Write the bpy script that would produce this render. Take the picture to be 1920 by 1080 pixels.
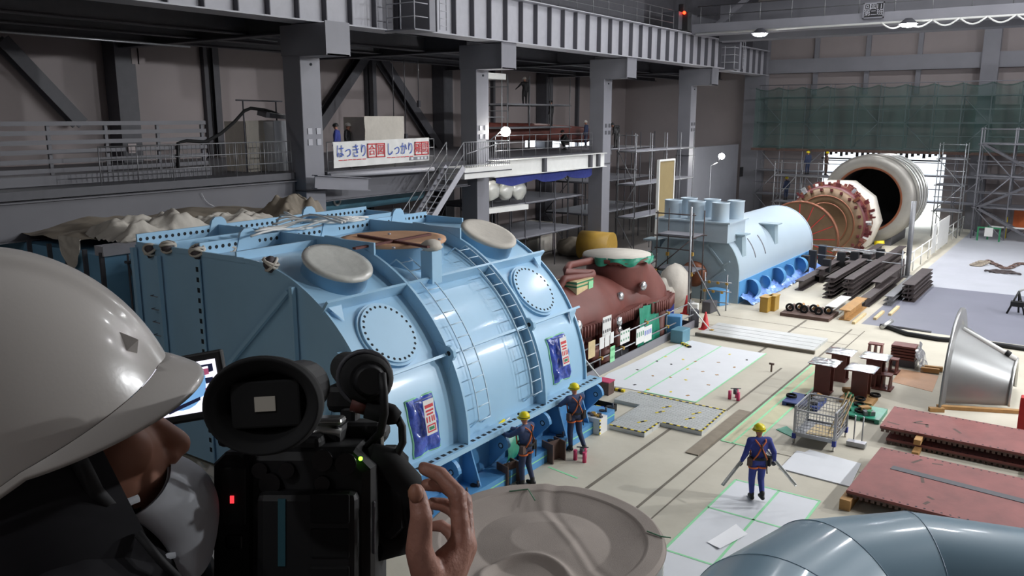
import bpy, bmesh, math, random
from mathutils import Vector, Matrix, Euler, Quaternion, noise
for o in list(bpy.data.objects): bpy.data.objects.remove(o)
random.seed(7)
R = math.radians; PI = math.pi
scn = bpy.context.scene; COL = scn.collection

# ---------------------------------------------------------------- camera
FPX, YAW, PITCH, CAMZ = 1560.0, R(35.1), math.atan(322/1560.0), 8.3
cd = bpy.data.cameras.new('camera'); cam = bpy.data.objects.new('camera', cd); COL.objects.link(cam)
cd.sensor_width = 36; cd.lens = 36*FPX/1920; cd.clip_start = .05; cd.clip_end = 400
cam.location = (0, 0, CAMZ); cam.rotation_euler = (PI/2-PITCH, 0, YAW)
scn.camera = cam

# ---------------------------------------------------------------- world, exposure, lamps
w = bpy.data.worlds.new('world'); scn.world = w; w.use_nodes = True
bgn = w.node_tree.nodes['Background']
bgn.inputs[0].default_value = (.80, .90, 1, 1); bgn.inputs[1].default_value = 6.0
scn.view_settings.view_transform = 'Standard'; scn.view_settings.look = 'None'
scn.view_settings.exposure = 0.0; scn.view_settings.gamma = 1.0; scn.view_settings.use_curve_mapping = False

def lamp(name, kind, loc, energy, color=(1, 1, 1), size=.5, target=None, spot=None, blend=.5, portal=False, sy=None):
    d = bpy.data.lights.new(name, kind); d.energy = energy; d.color = color
    if kind == 'AREA':
        d.shape = 'DISK' if sy is None else 'RECTANGLE'; d.size = size
        if sy: d.size_y = sy
        if portal: d.cycles.is_portal = True
    elif kind == 'SPOT': d.spot_size = spot or 1.2; d.spot_blend = blend; d.shadow_soft_size = size
    else: d.shadow_soft_size = size
    o = bpy.data.objects.new(name, d); COL.objects.link(o); o.location = loc
    if target is not None:
        o.rotation_euler = (Vector(target)-Vector(loc)).to_track_quat('-Z', 'Y').to_euler()
    return o
HALL = [(-3, 24, .3), (5, 24, .4), (-11, 34, .8), (-3, 34, 1.0), (5, 34, .9), (-11, 44, .6), (-3, 44, .8), (5, 44, .8), (-12, 60, .6), (0, 60, .8),
        (-12, -8, .34), (0, -8, .34), (-12, -20, .34), (0, -20, .34)]  # rear rows: fill added behind the camera for sides facing it
for ly, k in ((25, .75), (36, 1.15), (47, .8), (58, .4)):      # floodlights on the right-hand wall
    lamp('flood_lamp', 'AREA', (12.5, ly, 13.5), 2800*k, (.96, .98, 1), .6, target=(-10, ly-9, 2))
for lx, ly, k in HALL:
    lamp('high_bay_lamp', 'AREA', (lx, ly, 19.5), 950*k, (.97, .98, 1), .7)
for ly in (2, 14, 26, 37, 50, 63):
    lamp('bay_fill', 'AREA', (-31.5, ly, 11.2), 90, (1, .96, .96), .6)  # fill lights added to lift the dim side bay, no fixtures modelled
lamp('doorway_daylight', 'AREA', (-14.2, 71.6, 2.7), 1, (1, 1, 1), 9.2, target=(-14.2, 0, 2.7), portal=True, sy=5.6)

# ---------------------------------------------------------------- pixel -> place on a known plane
_fw = Vector((-math.sin(YAW)*math.cos(PITCH), math.cos(YAW)*math.cos(PITCH), -math.sin(PITCH)))
_rt = Vector((math.cos(YAW), math.sin(YAW), 0)); _up = _rt.cross(_fw); CAM = Vector((0, 0, CAMZ))
def ray(px, py): return _fw + _rt*((px-960)/FPX) + _up*((540-py)/FPX)
def G(px, py, z=0.0): d = ray(px, py); return CAM + d*((z-CAMZ)/d.z)
def AX(px, py, x): d = ray(px, py); return CAM + d*(x/d.x)
def AY(px, py, y): d = ray(px, py); return CAM + d*(y/d.y)
def AD(px, py, t): return CAM + ray(px, py)*t

# ---------------------------------------------------------------- materials
def lin(c):
    if isinstance(c, str):
        c = c.lstrip('#'); c = [int(c[i:i+2], 16)/255 for i in (0, 2, 4)]
    return tuple((v/12.92 if v <= .04045 else ((v+.055)/1.055)**2.4) for v in c)
M = {}
def mat(name, col, rough=.5, metal=0, var=.12, scale=3.0, bump=0.0, bscale=40, emit=0, ecol=None, alpha=1, spec=.5, col2=None, dirt=0, trans=0, coat=0):
    m = bpy.data.materials.new(name); m.use_nodes = True; nt = m.node_tree; N = nt.nodes; Lk = nt.links
    b = N['Principled BSDF']; c = lin(col)
    b.inputs['Base Color'].default_value = (*c, 1); b.inputs['Roughness'].default_value = rough
    b.inputs['Metallic'].default_value = metal; b.inputs['Specular IOR Level'].default_value = spec
    if coat: b.inputs['Coat Weight'].default_value = coat; b.inputs['Coat Roughness'].default_value = .1
    tc = N.new('ShaderNodeTexCoord')
    if var or col2:
        n = N.new('ShaderNodeTexNoise'); n.inputs['Scale'].default_value = scale; n.inputs['Detail'].default_value = 5
        n.inputs['Roughness'].default_value = .6
        Lk.new(tc.outputs['Object'], n.inputs['Vector'])
        r = N.new('ShaderNodeValToRGB'); e = r.color_ramp.elements
        e[0].position = .3; e[1].position = .7
        c2 = lin(col2) if col2 else tuple(min(1, v*(1+var)) for v in c)
        c1 = c if col2 else tuple(v*(1-var) for v in c)
        e[0].color = (*c1, 1); e[1].color = (*c2, 1)
        Lk.new(n.outputs['Fac'], r.inputs['Fac']); Lk.new(r.outputs['Color'], b.inputs['Base Color'])
    if bump:
        n2 = N.new('ShaderNodeTexNoise'); n2.inputs['Scale'].default_value = bscale; n2.inputs['Detail'].default_value = 4
        Lk.new(tc.outputs['Object'], n2.inputs['Vector'])
        bp = N.new('ShaderNodeBump'); bp.inputs['Strength'].default_value = bump; bp.inputs['Distance'].default_value = .02
        Lk.new(n2.outputs['Fac'], bp.inputs['Height']); Lk.new(bp.outputs['Normal'], b.inputs['Normal'])
    if emit:
        b.inputs['Emission Color'].default_value = (*(lin(ecol) if ecol else c), 1); b.inputs['Emission Strength'].default_value = emit
    if alpha < 1: b.inputs['Alpha'].default_value = alpha
    if trans: b.inputs['Transmission Weight'].default_value = trans
    M[name] = m; return m

# ---------------------------------------------------------------- mesh builder
def frame(p, q, up=(0, 0, 1)):
    d = (Vector(q)-Vector(p)).normalized(); u = Vector(up)
    if abs(d.dot(u)) > .98: u = Vector((1, 0, 0)) if abs(d.x) < .9 else Vector((0, 1, 0))
    s = d.cross(u).normalized(); t = s.cross(d).normalized()
    return d, s, t
class MB:
    def __init__(s): s.v = []; s.f = []
    def quad(s, a, b, c, d, m=0, sm=False):
        i = len(s.v); s.v += [Vector(a), Vector(b), Vector(c), Vector(d)]; s.f.append(((i, i+1, i+2, i+3), m, sm)); return s
    def poly(s, pts, m=0):
        i = len(s.v); s.v += [Vector(p) for p in pts]; s.f.append((tuple(range(i, i+len(pts))), m, False)); return s
    def box(s, lo, hi, m=0, mtx=None):
        x0, y0, z0 = lo; x1, y1, z1 = hi; i = len(s.v)
        vs = [Vector(p) for p in ((x0,y0,z0),(x1,y0,z0),(x1,y1,z0),(x0,y1,z0),(x0,y0,z1),(x1,y0,z1),(x1,y1,z1),(x0,y1,z1))]
        if mtx: vs = [mtx @ p for p in vs]
        s.v += vs
        for f in ((0,3,2,1),(4,5,6,7),(0,1,5,4),(1,2,6,5),(2,3,7,6),(3,0,4,7)): s.f.append((tuple(i+k for k in f), m, False))
        return s
    def cbox(s, c, d, m=0, rz=0, mtx=None):
        T = Matrix.Translation(c) @ (mtx if mtx else Matrix.Rotation(rz, 4, 'Z'))
        return s.box((-d[0]/2, -d[1]/2, -d[2]/2), (d[0]/2, d[1]/2, d[2]/2), m, T)
    def beam(s, p, q, w_, h, m=0, up=(0, 0, 1)):
        d, a, t = frame(p, q, up); p = Vector(p); q = Vector(q); i = len(s.v)
        for e in (p, q):
            for (sa, st) in ((-1,-1),(1,-1),(1,1),(-1,1)): s.v.append(e + a*(sa*w_/2) + t*(st*h/2))
        for f in ((0,3,2,1),(4,5,6,7),(0,1,5,4),(1,2,6,5),(2,3,7,6),(3,0,4,7)): s.f.append((tuple(i+k for k in f), m, False))
        return s
    def ibeam(s, p, q, w_, h, t=.02, m=0, up=(0, 0, 1)):
        d, a, u = frame(p, q, up); p = Vector(p); q = Vector(q)
        s.beam(p+u*(h/2-t/2), q+u*(h/2-t/2), w_, t, m, up); s.beam(p-u*(h/2-t/2), q-u*(h/2-t/2), w_, t, m, up)
        s.beam(p, q, t, h-2*t, m, up); return s
    def tube(s, pts, r, n=8, m=0, cap=True, closed=False, sm=True):
        pts = [Vector(p) for p in pts]; N = len(pts); rr = r if isinstance(r, (list, tuple)) else [r]*N
        prev = None; base = len(s.v)
        for k in range(N):
            if closed: d = pts[(k+1) % N]-pts[k-1]
            else: d = pts[min(k+1, N-1)]-pts[max(k-1, 0)]
            d = d.normalized() if d.length > 1e-9 else Vector((0, 0, 1))
            if prev is None:
                u = Vector((0, 0, 1)) if abs(d.z) < .95 else Vector((1, 0, 0)); a = d.cross(u).normalized()
            else: a = (prev - d*prev.dot(d)).normalized()
            prev = a; b = d.cross(a)
            for j in range(n): s.v.append(pts[k] + (a*math.cos(2*PI*j/n) + b*math.sin(2*PI*j/n))*rr[k])
        for k in range(N if closed else N-1):
            for j in range(n):
                k2 = (k+1) % N
                s.f.append(((base+k*n+j, base+k*n+(j+1) % n, base+k2*n+(j+1) % n, base+k2*n+j), m, sm))
        if cap and not closed:
            s.f.append((tuple(base+j for j in range(n))[::-1], m, False)); s.f.append((tuple(base+(N-1)*n+j for j in range(n)), m, False))
        return s
    def cyl(s, p, q, r, n=16, m=0, r2=None, sm=True): return s.tube([p, q], [r, r if r2 is None else r2], n, m, True, False, sm)
    def lathe(s, prof, org=(0, 0, 0), axis=(0, 0, 1), n=32, m=0, a0=0, a1=2*PI, ref=None, sm=True):
        """prof: (radius, along)"""
        ax = Vector(axis).normalized(); u = Vector(ref) if ref else (Vector((1, 0, 0)) if abs(ax.x) < .9 else Vector((0, 1, 0)))
        u = (u-ax*u.dot(ax)).normalized(); v = ax.cross(u); o = Vector(org); full = abs(a1-a0-2*PI) < 1e-6
        cnt = n if full else n+1; base = len(s.v)
        for (r, z) in prof:
            for j in range(cnt):
                a = a0+(a1-a0)*j/n; s.v.append(o + ax*z + (u*math.cos(a)+v*math.sin(a))*r)
        for k in range(len(prof)-1):
            for j in range(n):
                j2 = (j+1) % cnt
                s.f.append(((base+k*cnt+j, base+k*cnt+j2, base+(k+1)*cnt+j2, base+(k+1)*cnt+j), m, sm))
        return s
    def prism(s, pts, depth, m=0):
        """pts: 3-D outline, depth: vector"""
        d = Vector(depth); i = len(s.v); n = len(pts)
        s.v += [Vector(p) for p in pts] + [Vector(p)+d for p in pts]
        s.f.append((tuple(range(i, i+n))[::-1], m, False)); s.f.append((tuple(range(i+n, i+2*n)), m, False))
        for k in range(n): s.f.append(((i+k, i+(k+1) % n, i+n+(k+1) % n, i+n+k), m, False))
        return s
    def disc(s, c, nrm, r, n=24, m=0, th=0):
        nrm = Vector(nrm).normalized(); _, a, b = frame((0, 0, 0), nrm); c = Vector(c)
        pts = [c + a*(r*math.cos(2*PI*k/n)) + b*(r*math.sin(2*PI*k/n)) for k in range(n)]
        if th: s.prism(pts, nrm*th, m)
        else: s.poly(pts[::-1], m)
        return s
    def grid(s, fn, nu, nv, m=0, sm=True):
        b = len(s.v)
        for i in range(nu+1):
            for j in range(nv+1): s.v.append(Vector(fn(i/nu, j/nv)))
        for i in range(nu):
            for j in range(nv):
                k = b+i*(nv+1)+j; s.f.append(((k, k+nv+1, k+nv+2, k+1), m, sm))
        return s
    def ell(s, c, r, n=12, m=0, mtx=None):
        c = Vector(c); r = Vector(r) if not isinstance(r, (int, float)) else Vector((r, r, r)); b = len(s.v); h = max(4, n//2)
        T = mtx if mtx else Matrix.Identity(3)
        for i in range(h+1):
            t = PI*i/h
            for j in range(n):
                a = 2*PI*j/n; s.v.append(c + T @ Vector((r.x*math.sin(t)*math.cos(a), r.y*math.sin(t)*math.sin(a), r.z*math.cos(t))))
        for i in range(h):
            for j in range(n): s.f.append(((b+i*n+j, b+(i+1)*n+j, b+(i+1)*n+(j+1) % n, b+i*n+(j+1) % n), m, True))
        return s
    def build(s, name, mats, parent=None, weld=False, kind=None, label=None, bevel=0, fixn=True):
        me = bpy.data.meshes.new(name); vs = s.v
        if parent is not None:
            inv = LOC[parent.name].inverted(); vs = [inv @ p for p in vs]
        me.from_pydata([tuple(p) for p in vs], [], [f[0] for f in s.f])
        if isinstance(mats, str): mats = [mats]
        for mm in mats: me.materials.append(M[mm])
        me.polygons.foreach_set('material_index', [f[1] for f in s.f]); me.polygons.foreach_set('use_smooth', [f[2] for f in s.f])
        if fixn or weld:
            bm = bmesh.new(); bm.from_mesh(me)
            if weld: bmesh.ops.remove_doubles(bm, verts=bm.verts, dist=1e-4)
            if fixn: bmesh.ops.recalc_face_normals(bm, faces=bm.faces)
            bm.to_mesh(me); bm.free()
        me.update()
        o = bpy.data.objects.new(name, me); COL.objects.link(o)
        if parent is not None: o.parent = parent; LOC[o.name] = LOC[parent.name].copy()
        else: LOC[o.name] = Matrix.Identity(4)
        if kind: o['kind'] = kind
        if label: o['label'] = label
        if bevel:
            bv = o.modifiers.new('bevel', 'BEVEL'); bv.width = bevel; bv.segments = 2; bv.limit_method = 'ANGLE'; bv.angle_limit = R(50)
        return o
LOC = {}
def tag(o, label, cat, group=None, kind=None):
    o['label'] = label; o['category'] = cat
    if group: o['group'] = group
    o['kind'] = kind or 'thing'
    return o
def thing(name, label, cat, loc=(0, 0, 0), rz=0, group=None):
    o = bpy.data.objects.new(name, None); COL.objects.link(o); o.empty_display_size = .1
    o.location = loc; o.rotation_euler = (0, 0, rz)
    LOC[o.name] = Matrix.Translation(loc) @ Matrix.Rotation(rz, 4, 'Z')
    return tag(o, label, cat, group)
def one(mb, name, mats, label, cat, group=None, kind=None, origin=None, **k):
    """a thing that is one mesh, its origin moved to its own base"""
    o = mb.build(name, mats, **k); tag(o, label, cat, group, kind)
    vs = o.data.vertices
    if origin is None and len(vs):
        xs = [v.co.x for v in vs]; ys = [v.co.y for v in vs]; zs = [v.co.z for v in vs]
        origin = ((min(xs)+max(xs))/2, (min(ys)+max(ys))/2, min(zs))
    if origin is not None and not k.get('parent'):
        o.data.transform(Matrix.Translation(-Vector(origin))); o.location = origin; LOC[o.name] = Matrix.Translation(origin)
    return o
def struct(mb, name, mats, parent=None, **k):
    o = mb.build(name, mats, parent, **k)
    if parent is None: o['kind'] = 'structure'
    return o
def dup(root, loc, rz=0, label=None, group=None):
    r = root.copy(); COL.objects.link(r); r.location = loc; r.rotation_euler = (0, 0, rz)
    if label: r['label'] = label
    if group: r['group'] = group
    for ch in list(root.children):
        c = ch.copy(); COL.objects.link(c); c.parent = r
        for g in ch.children:
            d = g.copy(); COL.objects.link(d); d.parent = c
    return r
def text(name, s_, size, mtx, mname, parent=None, align='CENTER', ext=.004, sx=1):
    cu = bpy.data.curves.new(name, 'FONT'); cu.body = s_; cu.size = size; cu.align_x = align; cu.align_y = 'CENTER'; cu.extrude = ext
    t = bpy.data.objects.new(name, cu); COL.objects.link(t); dg = bpy.context.evaluated_depsgraph_get()
    me = bpy.data.meshes.new_from_object(t.evaluated_get(dg)); bpy.data.objects.remove(t)
    me.transform(Matrix.Diagonal((sx, 1, 1, 1))); me.transform(mtx)
    if parent is not None: me.transform(LOC[parent.name].inverted())
    me.materials.clear(); me.materials.append(M[mname])
    o = bpy.data.objects.new(name, me); COL.objects.link(o)
    if parent is not None: o.parent = parent; LOC[o.name] = LOC[parent.name].copy()
    return o
def basis(o, x, y, z):
    m = Matrix.Identity(4)
    for i, v in enumerate((x, y, z)):
        v = Vector(v)
        for k in range(3): m[k][i] = v[k]
    for k in range(3): m[k][3] = Vector(o)[k]
    return m
def mesh_of(o):
    dg = bpy.context.evaluated_depsgraph_get(); return bpy.data.meshes.new_from_object(o.evaluated_get(dg))
# ---------------------------------------------------------------- the palette
mat('concrete', '#aea899', .75, var=.1, scale=.35, bump=.15, bscale=6, col2='#c6c0b0')
mat('concrete_shaded', '#5f5a56', .8, var=.15, scale=.5)  # side-bay floor: its dim light is put into a darker concrete colour
mat('floor_grey', '#6f707c', .55, var=.06, scale=.5)
mat('floor_white', '#a7a9b0', .55, var=.05, scale=.6)
mat('groove', '#6c655a', .8, var=.1)
mat('steel_grey', '#7d7d84', .5, var=.06, scale=.8)
mat('steel_dark', '#4a4a50', .55, var=.1)
mat('ladder_blue', '#c3d9e8', .4, var=.03)
mat('steel_mid', '#5f5f65', .55, var=.06, scale=.8)  # darker steel: weaker light along the side-bay edge put into the colour
mat('cone_steel', '#8b8c8c', .34, metal=.55, var=.06, scale=1.2)
mat('steel_light', '#a9a9b0', .5, var=.05)
mat('wall_panel', '#938a8a', .7, var=.05, scale=.4)
mat('ceiling_dark', '#45444a', .8, var=.1)
mat('galv', '#9a9ca0', .4, metal=.6, var=.1, scale=6)
mat('pipe_grey', '#7c7d80', .45, metal=.4, var=.1, scale=5)
mat('casing_blue', '#9ac2dd', .38, var=.04, scale=.7, coat=.15)
mat('base_blue', '#5792c2', .4, var=.08, scale=1)
mat('cond_blue', '#6f9fbf', .5, var=.08, scale=1)
mat('hole', '#20262c', .9, var=0)
mat('primer_red', '#6b3a33', .55, var=.14, scale=1.6)
mat('plate_red', '#824a47', .6, var=.22, scale=1.2, bump=.1, bscale=12)
mat('rust', '#5a463f', .75, var=.25, scale=3)
mat('beam_steel', '#473f3f', .6, metal=.3, var=.2, scale=2)
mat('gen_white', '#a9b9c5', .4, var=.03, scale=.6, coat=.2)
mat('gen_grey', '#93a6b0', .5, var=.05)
mat('copper', '#74452f', .45, metal=.3, var=.2, scale=2)
mat('copper_face', '#665039', .55, metal=.2, var=.15, scale=1.5)
mat('maroon', '#521f21', .5, var=.2, scale=3)
mat('white_paint', '#d9d9d6', .5, var=.04)
mat('white_sheet', '#d2d4d8', .7, var=.03, scale=1.5)
mat('green_tape', '#8fd3a0', .6, var=.08, scale=6)
mat('green_net', '#40605a', .9, var=.2, scale=1.2, alpha=.45)
mat('green_vinyl', '#2f8a70', .35, var=.2, scale=4)
mat('green_paint', '#2e7d55', .5, var=.1)
mat('tarp', '#8b8173', .8, var=.14, scale=2.5, bump=.5, bscale=5)
mat('tarp_white', '#c2bcb2', .8, var=.08, scale=2.5, bump=.4, bscale=8)
mat('plastic_clear', '#c4c4be', .18, var=.08, scale=3, bump=.5, bscale=7, coat=.4)
mat('blue_plastic', '#3f57b4', .2, var=.3, scale=7, bump=.9, bscale=9, coat=.7)
mat('blue_sheet', '#7fa2ea', .3, var=.3, scale=5, bump=.9, bscale=7, coat=.4)
mat('plywood', '#c59a7a', .65, var=.08, scale=2)
mat('brown_strip', '#5b2f2a', .6, var=.1)
mat('timber', '#a9814f', .7, var=.2, scale=4)
mat('timber_pale', '#c9b48a', .7, var=.15, scale=4)
mat('tan_board', '#84744f', .7, var=.06, scale=2)
mat('cloth_grey', '#aca199', .9, var=.05, scale=2, bump=.25, bscale=160)
mat('pipe_blue', '#7b99ab', .36, var=.04, scale=.8, coat=.2)
mat('silver', '#c3c4c2', .3, metal=.75, var=.06, scale=3)
mat('silver_sheet', '#8d8a84', .4, metal=.4, var=.08, scale=1.5)
mat('foil', '#d0d2d4', .22, metal=.8, var=.15, scale=6, bump=.9, bscale=9)
mat('alu', '#bfc1bf', .5, metal=.12, var=.08, scale=3)
mat('yellow', '#d8c21f', .45, var=.1)
mat('helmet_yellow', '#e3d21a', .3, var=.03)
mat('yellow_ochre', '#a98638', .5, var=.1)
mat('black_rubber', '#0e0e10', .85, var=.1)
mat('black_plastic', '#0e0e11', .6, var=.1)
mat('black_gloss', '#0c0c0e', .25, var=0)
mat('dark_lens', '#08080c', .08, var=0)
mat('red', '#c22a2c', .5, var=.08)
mat('orange', '#c8642f', .6, var=.1)
mat('coverall', '#343f8a', .8, var=.12, scale=8)
mat('coverall_navy', '#39476a', .8, var=.12, scale=8)
mat('trouser_navy', '#2b3653', .8, var=.12, scale=8)
mat('skin', '#a9755f', .55, var=.06, scale=20)
mat('skin_hand', '#b3806f', .5, var=.06, scale=30, bump=.15, bscale=90)
mat('hair', '#15120f', .6, var=.2)
mat('glove', '#35363a', .8, var=.1)
mat('boot', '#1b1b1d', .6, var=.1)
mat('helmet_white', '#bdb8b3', .28, var=.02, scale=3, bump=.015, bscale=220, coat=.3)
mat('mask_white', '#b9bcc2', .85, var=.04, scale=20)
mat('dark_cloth', '#15141a', .9, var=.15)
mat('wrap_dark', '#4b4447', .6, var=.3, scale=9, bump=.6, bscale=14)
mat('board_grey', '#857a6a', .7, var=.15, scale=3)
mat('tape_dull', '#6f9c80', .7, var=.1)
mat('paper', '#eeeef0', .6, var=0)
mat('strip_pale', '#bdb999', .7, var=.08, scale=2)
mat('pallet_blue', '#2c3f78', .6, var=.1)
mat('blue_ink', '#3656b0', .6, var=0)
mat('red_ink', '#c4363d', .6, var=0)
mat('black_ink', '#2a2a2e', .7, var=0)
mat('black', '#1d1d20', .7, var=.1)
mat('bulb', '#ffffff', .5, var=0, emit=60)
mat('lamp_white', '#ffffff', .5, var=0, emit=40)
mat('red_led', '#ff2a10', .5, var=0, emit=12)
mat('green_led', '#7cff30', .5, var=0, emit=6)
mat('tube_blue', '#5e8a9c', .4, var=.1)
mat('magenta', '#c23a64', .5, var=.1)
mat('glass', '#eef4f8', .05, var=0, trans=1)
mat('led_red_dim', '#d8343c', .5, var=0, emit=1.6)
mat('teal_strip', '#2f5c68', .5, var=.05)
mat('outside', '#d8dbe0', .9, var=.02)
# ================================================================ SETTING
def cells(u0, u1, v0, v1, holes):
    us = sorted({u0, u1, *[h[i] for h in holes for i in (0, 1)]}); vs = sorted({v0, v1, *[h[i] for h in holes for i in (2, 3)]})
    out = []
    for a, b in zip(us, us[1:]):
        for c, d in zip(vs, vs[1:]):
            mu, mv = (a+b)/2, (c+d)/2
            if u0 <= mu <= u1 and v0 <= mv <= v1 and not any(h[0] < mu < h[1] and h[2] < mv < h[3] for h in holes): out.append((a, b, c, d))
    return out
PIT = (-17.3, -12.75, 20.4, 31.6)
b = MB()
zones = [(-7.3, 14, 35.2, 45.2, 1), (-7.3, 14, 45.2, 71, 2)]
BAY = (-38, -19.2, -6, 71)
marks = [PIT, BAY] + [z[:4] for z in zones]
for a, c, d, e in cells(-38, 14, -30, 92, marks): b.quad((a,d,0),(c,d,0),(c,e,0),(a,e,0), 0)
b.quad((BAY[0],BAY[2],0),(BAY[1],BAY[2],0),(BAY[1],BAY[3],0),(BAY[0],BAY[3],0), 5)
for z in zones: b.quad((z[0],z[2],0),(z[1],z[2],0),(z[1],z[3],0),(z[0],z[3],0), z[4])
x0, x1, y0, y1 = PIT
b.quad((x0,y0,-1.6),(x1,y0,-1.6),(x1,y1,-1.6),(x0,y1,-1.6), 3)
for p, q in (((x0,y0),(x1,y0)),((x1,y0),(x1,y1)),((x1,y1),(x0,y1)),((x0,y1),(x0,y0))): b.quad((*p,0),(*q,0),(*q,-1.6),(*p,-1.6), 3)
# cut joints and rail slots in the concrete
for x, ya, yb, wd in ((-7.38, 8, 34, .035), (-8.03, 20.5, 27.2, .035), (-8.75, 8, 20.8, .045), (-6.9, 8, 34, .02), (-9.3, 27, 34.5, .05)):
    b.quad((x-wd,ya,.004),(x+wd,ya,.004),(x+wd,yb,.004),(x-wd,yb,.004), 4)
for y, xa, xb in ((19.9, -6.9, 10), (31.5, -12.7, -6.9), (29.4, -12.7, -9.3), (33.2, -12.7, -6.9), (23.8, -6.9, 10)):
    b.quad((xa,y-.02,.004),(xb,y-.02,.004),(xb,y+.02,.004),(xa,y+.02,.004), 4)
struct(b, 'floor', ['concrete', 'floor_grey', 'floor_white', 'steel_dark', 'groove', 'concrete_shaded'])
b = MB(); wl = []
for (pa, pb) in (((985, 262), (1003, 275)), ((1008, 263), (1060, 268)), ((1068, 264), (1130, 270)), ((1010, 272), (1050, 276)), ((1060, 273), (1120, 277))):
    p, q = AX(*pa, -37), AX(*pb, -37); wl.append((p.y, q.y, min(p.z, q.z), max(p.z, q.z)))
for a, c, d, e in cells(-30, 71, 0, 12.4, wl): b.quad((-37,a,d),(-37,c,d),(-37,c,e),(-37,a,e), 0)
struct(b, 'wall_left', ['wall_panel'])
b = MB()   # thin wind posts between the panels of the side wall
for y in (26, 37.2, 50, 62): b.box((-36.98, y-.12, 0), (-36.7, y+.12, 11.9))
struct(b, 'trim_1', ['steel_dark'])
p, q = AY(1302, 312, 71), AY(1328, 343, 71); DW = (p.x, q.x, q.z, p.z)
b = MB(); DOOR = (-18.7, -9.75, 0, 5.5)
for a, c, d, e in cells(-37, 14, 0, 23, [DOOR, DW]): b.quad((a,71,d),(c,71,d),(c,71,e),(a,71,e), 0)
struct(b, 'wall_back', ['wall_panel'])
b = MB(); b.quad((14,-30,0),(14,71,0),(14,71,23),(14,-30,23)); struct(b, 'wall_right', ['wall_panel'])
b = MB(); b.quad((-37,-30,0),(14,-30,0),(14,-30,23),(-37,-30,23)); struct(b, 'wall_front', ['wall_panel'])
b = MB(); b.quad((-24.9,-30,23),(14,-30,23),(14,71,23),(-24.9,71,23))
b.quad((-37,-30,12.4),(-24.4,-30,12.4),(-24.4,71,12.4),(-37,71,12.4)); struct(b, 'ceiling', ['ceiling_dark'])
b = MB(); b.quad((-24.9,-30,12.4),(-24.9,71,12.4),(-24.9,71,23),(-24.9,-30,23)); struct(b, 'wall_upper', ['ceiling_dark'])
# wall rails and posts of the far wall
b = MB(); b.box((-24, 70.5, 11.75), (14, 70.98, 12.85)); b.box((-8, 70.3, 0), (-6.9, 70.98, 16)); b.box((-25.4, 70.2, 0), (-23.6, 70.98, 16))
for x in (-19.8, -15.9, -12.2, -4, 0): b.box((x-.17, 70.75, 10), (x+.17, 70.98, 16))
struct(b, 'trim_2', ['steel_grey'])
# daylight side: yard outside the big doorway, pale sheeted scaffold
b = MB()
b.quad((-24, 88, 0), (-4, 88, 0), (-4, 88, 9), (-24, 88, 9)); struct(b, 'wall_outside', ['outside'])

# ================================================================ steel frame of the side bay
COLY = (20.9, 31.3, 43.4, 55.9)
cx0, cx1 = -24.95, -24.0
def column(y, label):
    t = thing('steel_column', label, 'column', (-24.5, y+.47, 0), 0, 'crane columns')
    m = MB(); m.box((cx0, y, 0), (cx1, y+.95, 11.5)); m.build('shaft', 'steel_grey', t, bevel=.03)
    m = MB(); m.box((cx0-.02, y-.02, 10.45), (-22.55, y+.97, 11.5)); m.box((-22.55, y-.1, 10.4), (-22.5, y+1.05, 11.55)); m.box((-24, y-.05, 10.4), (-22.5, y+1, 10.45)); m.build('bracket', 'steel_grey', t)
    m = MB(); m.box((cx0-.04, y-.04, 5.55), (cx1+.05, y+.99, 5.6)); m.box((cx0-.05, y-.05, 0), (cx1+.06, y+1, .06)); m.build('joint_plate', 'steel_dark', t)
    for dz in (7.25, 7.65):
        for s in (.2, .62):
            m = MB(); m.box((cx1, y+s, dz), (cx1+.03, y+s+.2, dz+.22)); m.build('splice_window', 'steel_dark' if y > 40 else 'steel_light', t)
    m = MB(); m.cyl((cx1, y+.5, 10.15), (cx1+.03, y+.5, 10.15), .05); m.build('pin', 'hole', t)
    return t
column(COLY[0], 'grey steel column at the left end of the slogan banner')
column(COLY[1], 'grey steel column rising behind the stair landing')
column(COLY[2], 'grey steel column at the far end of the pale platform beam')
column(COLY[3], 'grey steel column farthest away, behind the pale generator chimneys')
def girder(name, y0, y1, xf, label):
    t = thing(name, label, 'girder', (xf-.55, (y0+y1)/2, 11.55))
    m = MB(); m.box((xf-.85, y0, 11.6), (xf-.45, y1, 13.45)); m.build('web', 'steel_light', t)
    m = MB(); m.box((xf-1.1, y0, 11.55), (xf+.02, y1, 11.6)); m.build('bottom_flange', 'steel_light', t)
    m = MB(); m.box((xf-1.1, y0, 13.45), (xf+.02, y1, 13.5)); m.build('top_flange', 'steel_light', t)
    n = int((y1-y0)/1.22); proto = None
    for k in range(n+1):
        y = y0+.05+(y1-y0-.1)*k/n
        if proto is None:
            m = MB(); m.box((xf-.45, y-.02, 11.6), (xf-.22, y+.02, 13.45)); proto = m.build('stiffener', 'steel_mid', t); py = y
        else:
            c = proto.copy(); COL.objects.link(c); c.parent = t; c.location = (0, y-py, 0)
    return t
girder('crane_runway_girder', 4, 25.6, -23.2, 'pale ribbed crane girder length, recessed, over the first column')
girder('crane_runway_girder', 25.6, 57.5, -22.35, 'long pale ribbed crane girder over the middle columns')
girder('crane_runway_girder', 57.5, 69.5, -23.2, 'short far length of ribbed crane girder by the end wall')
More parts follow.
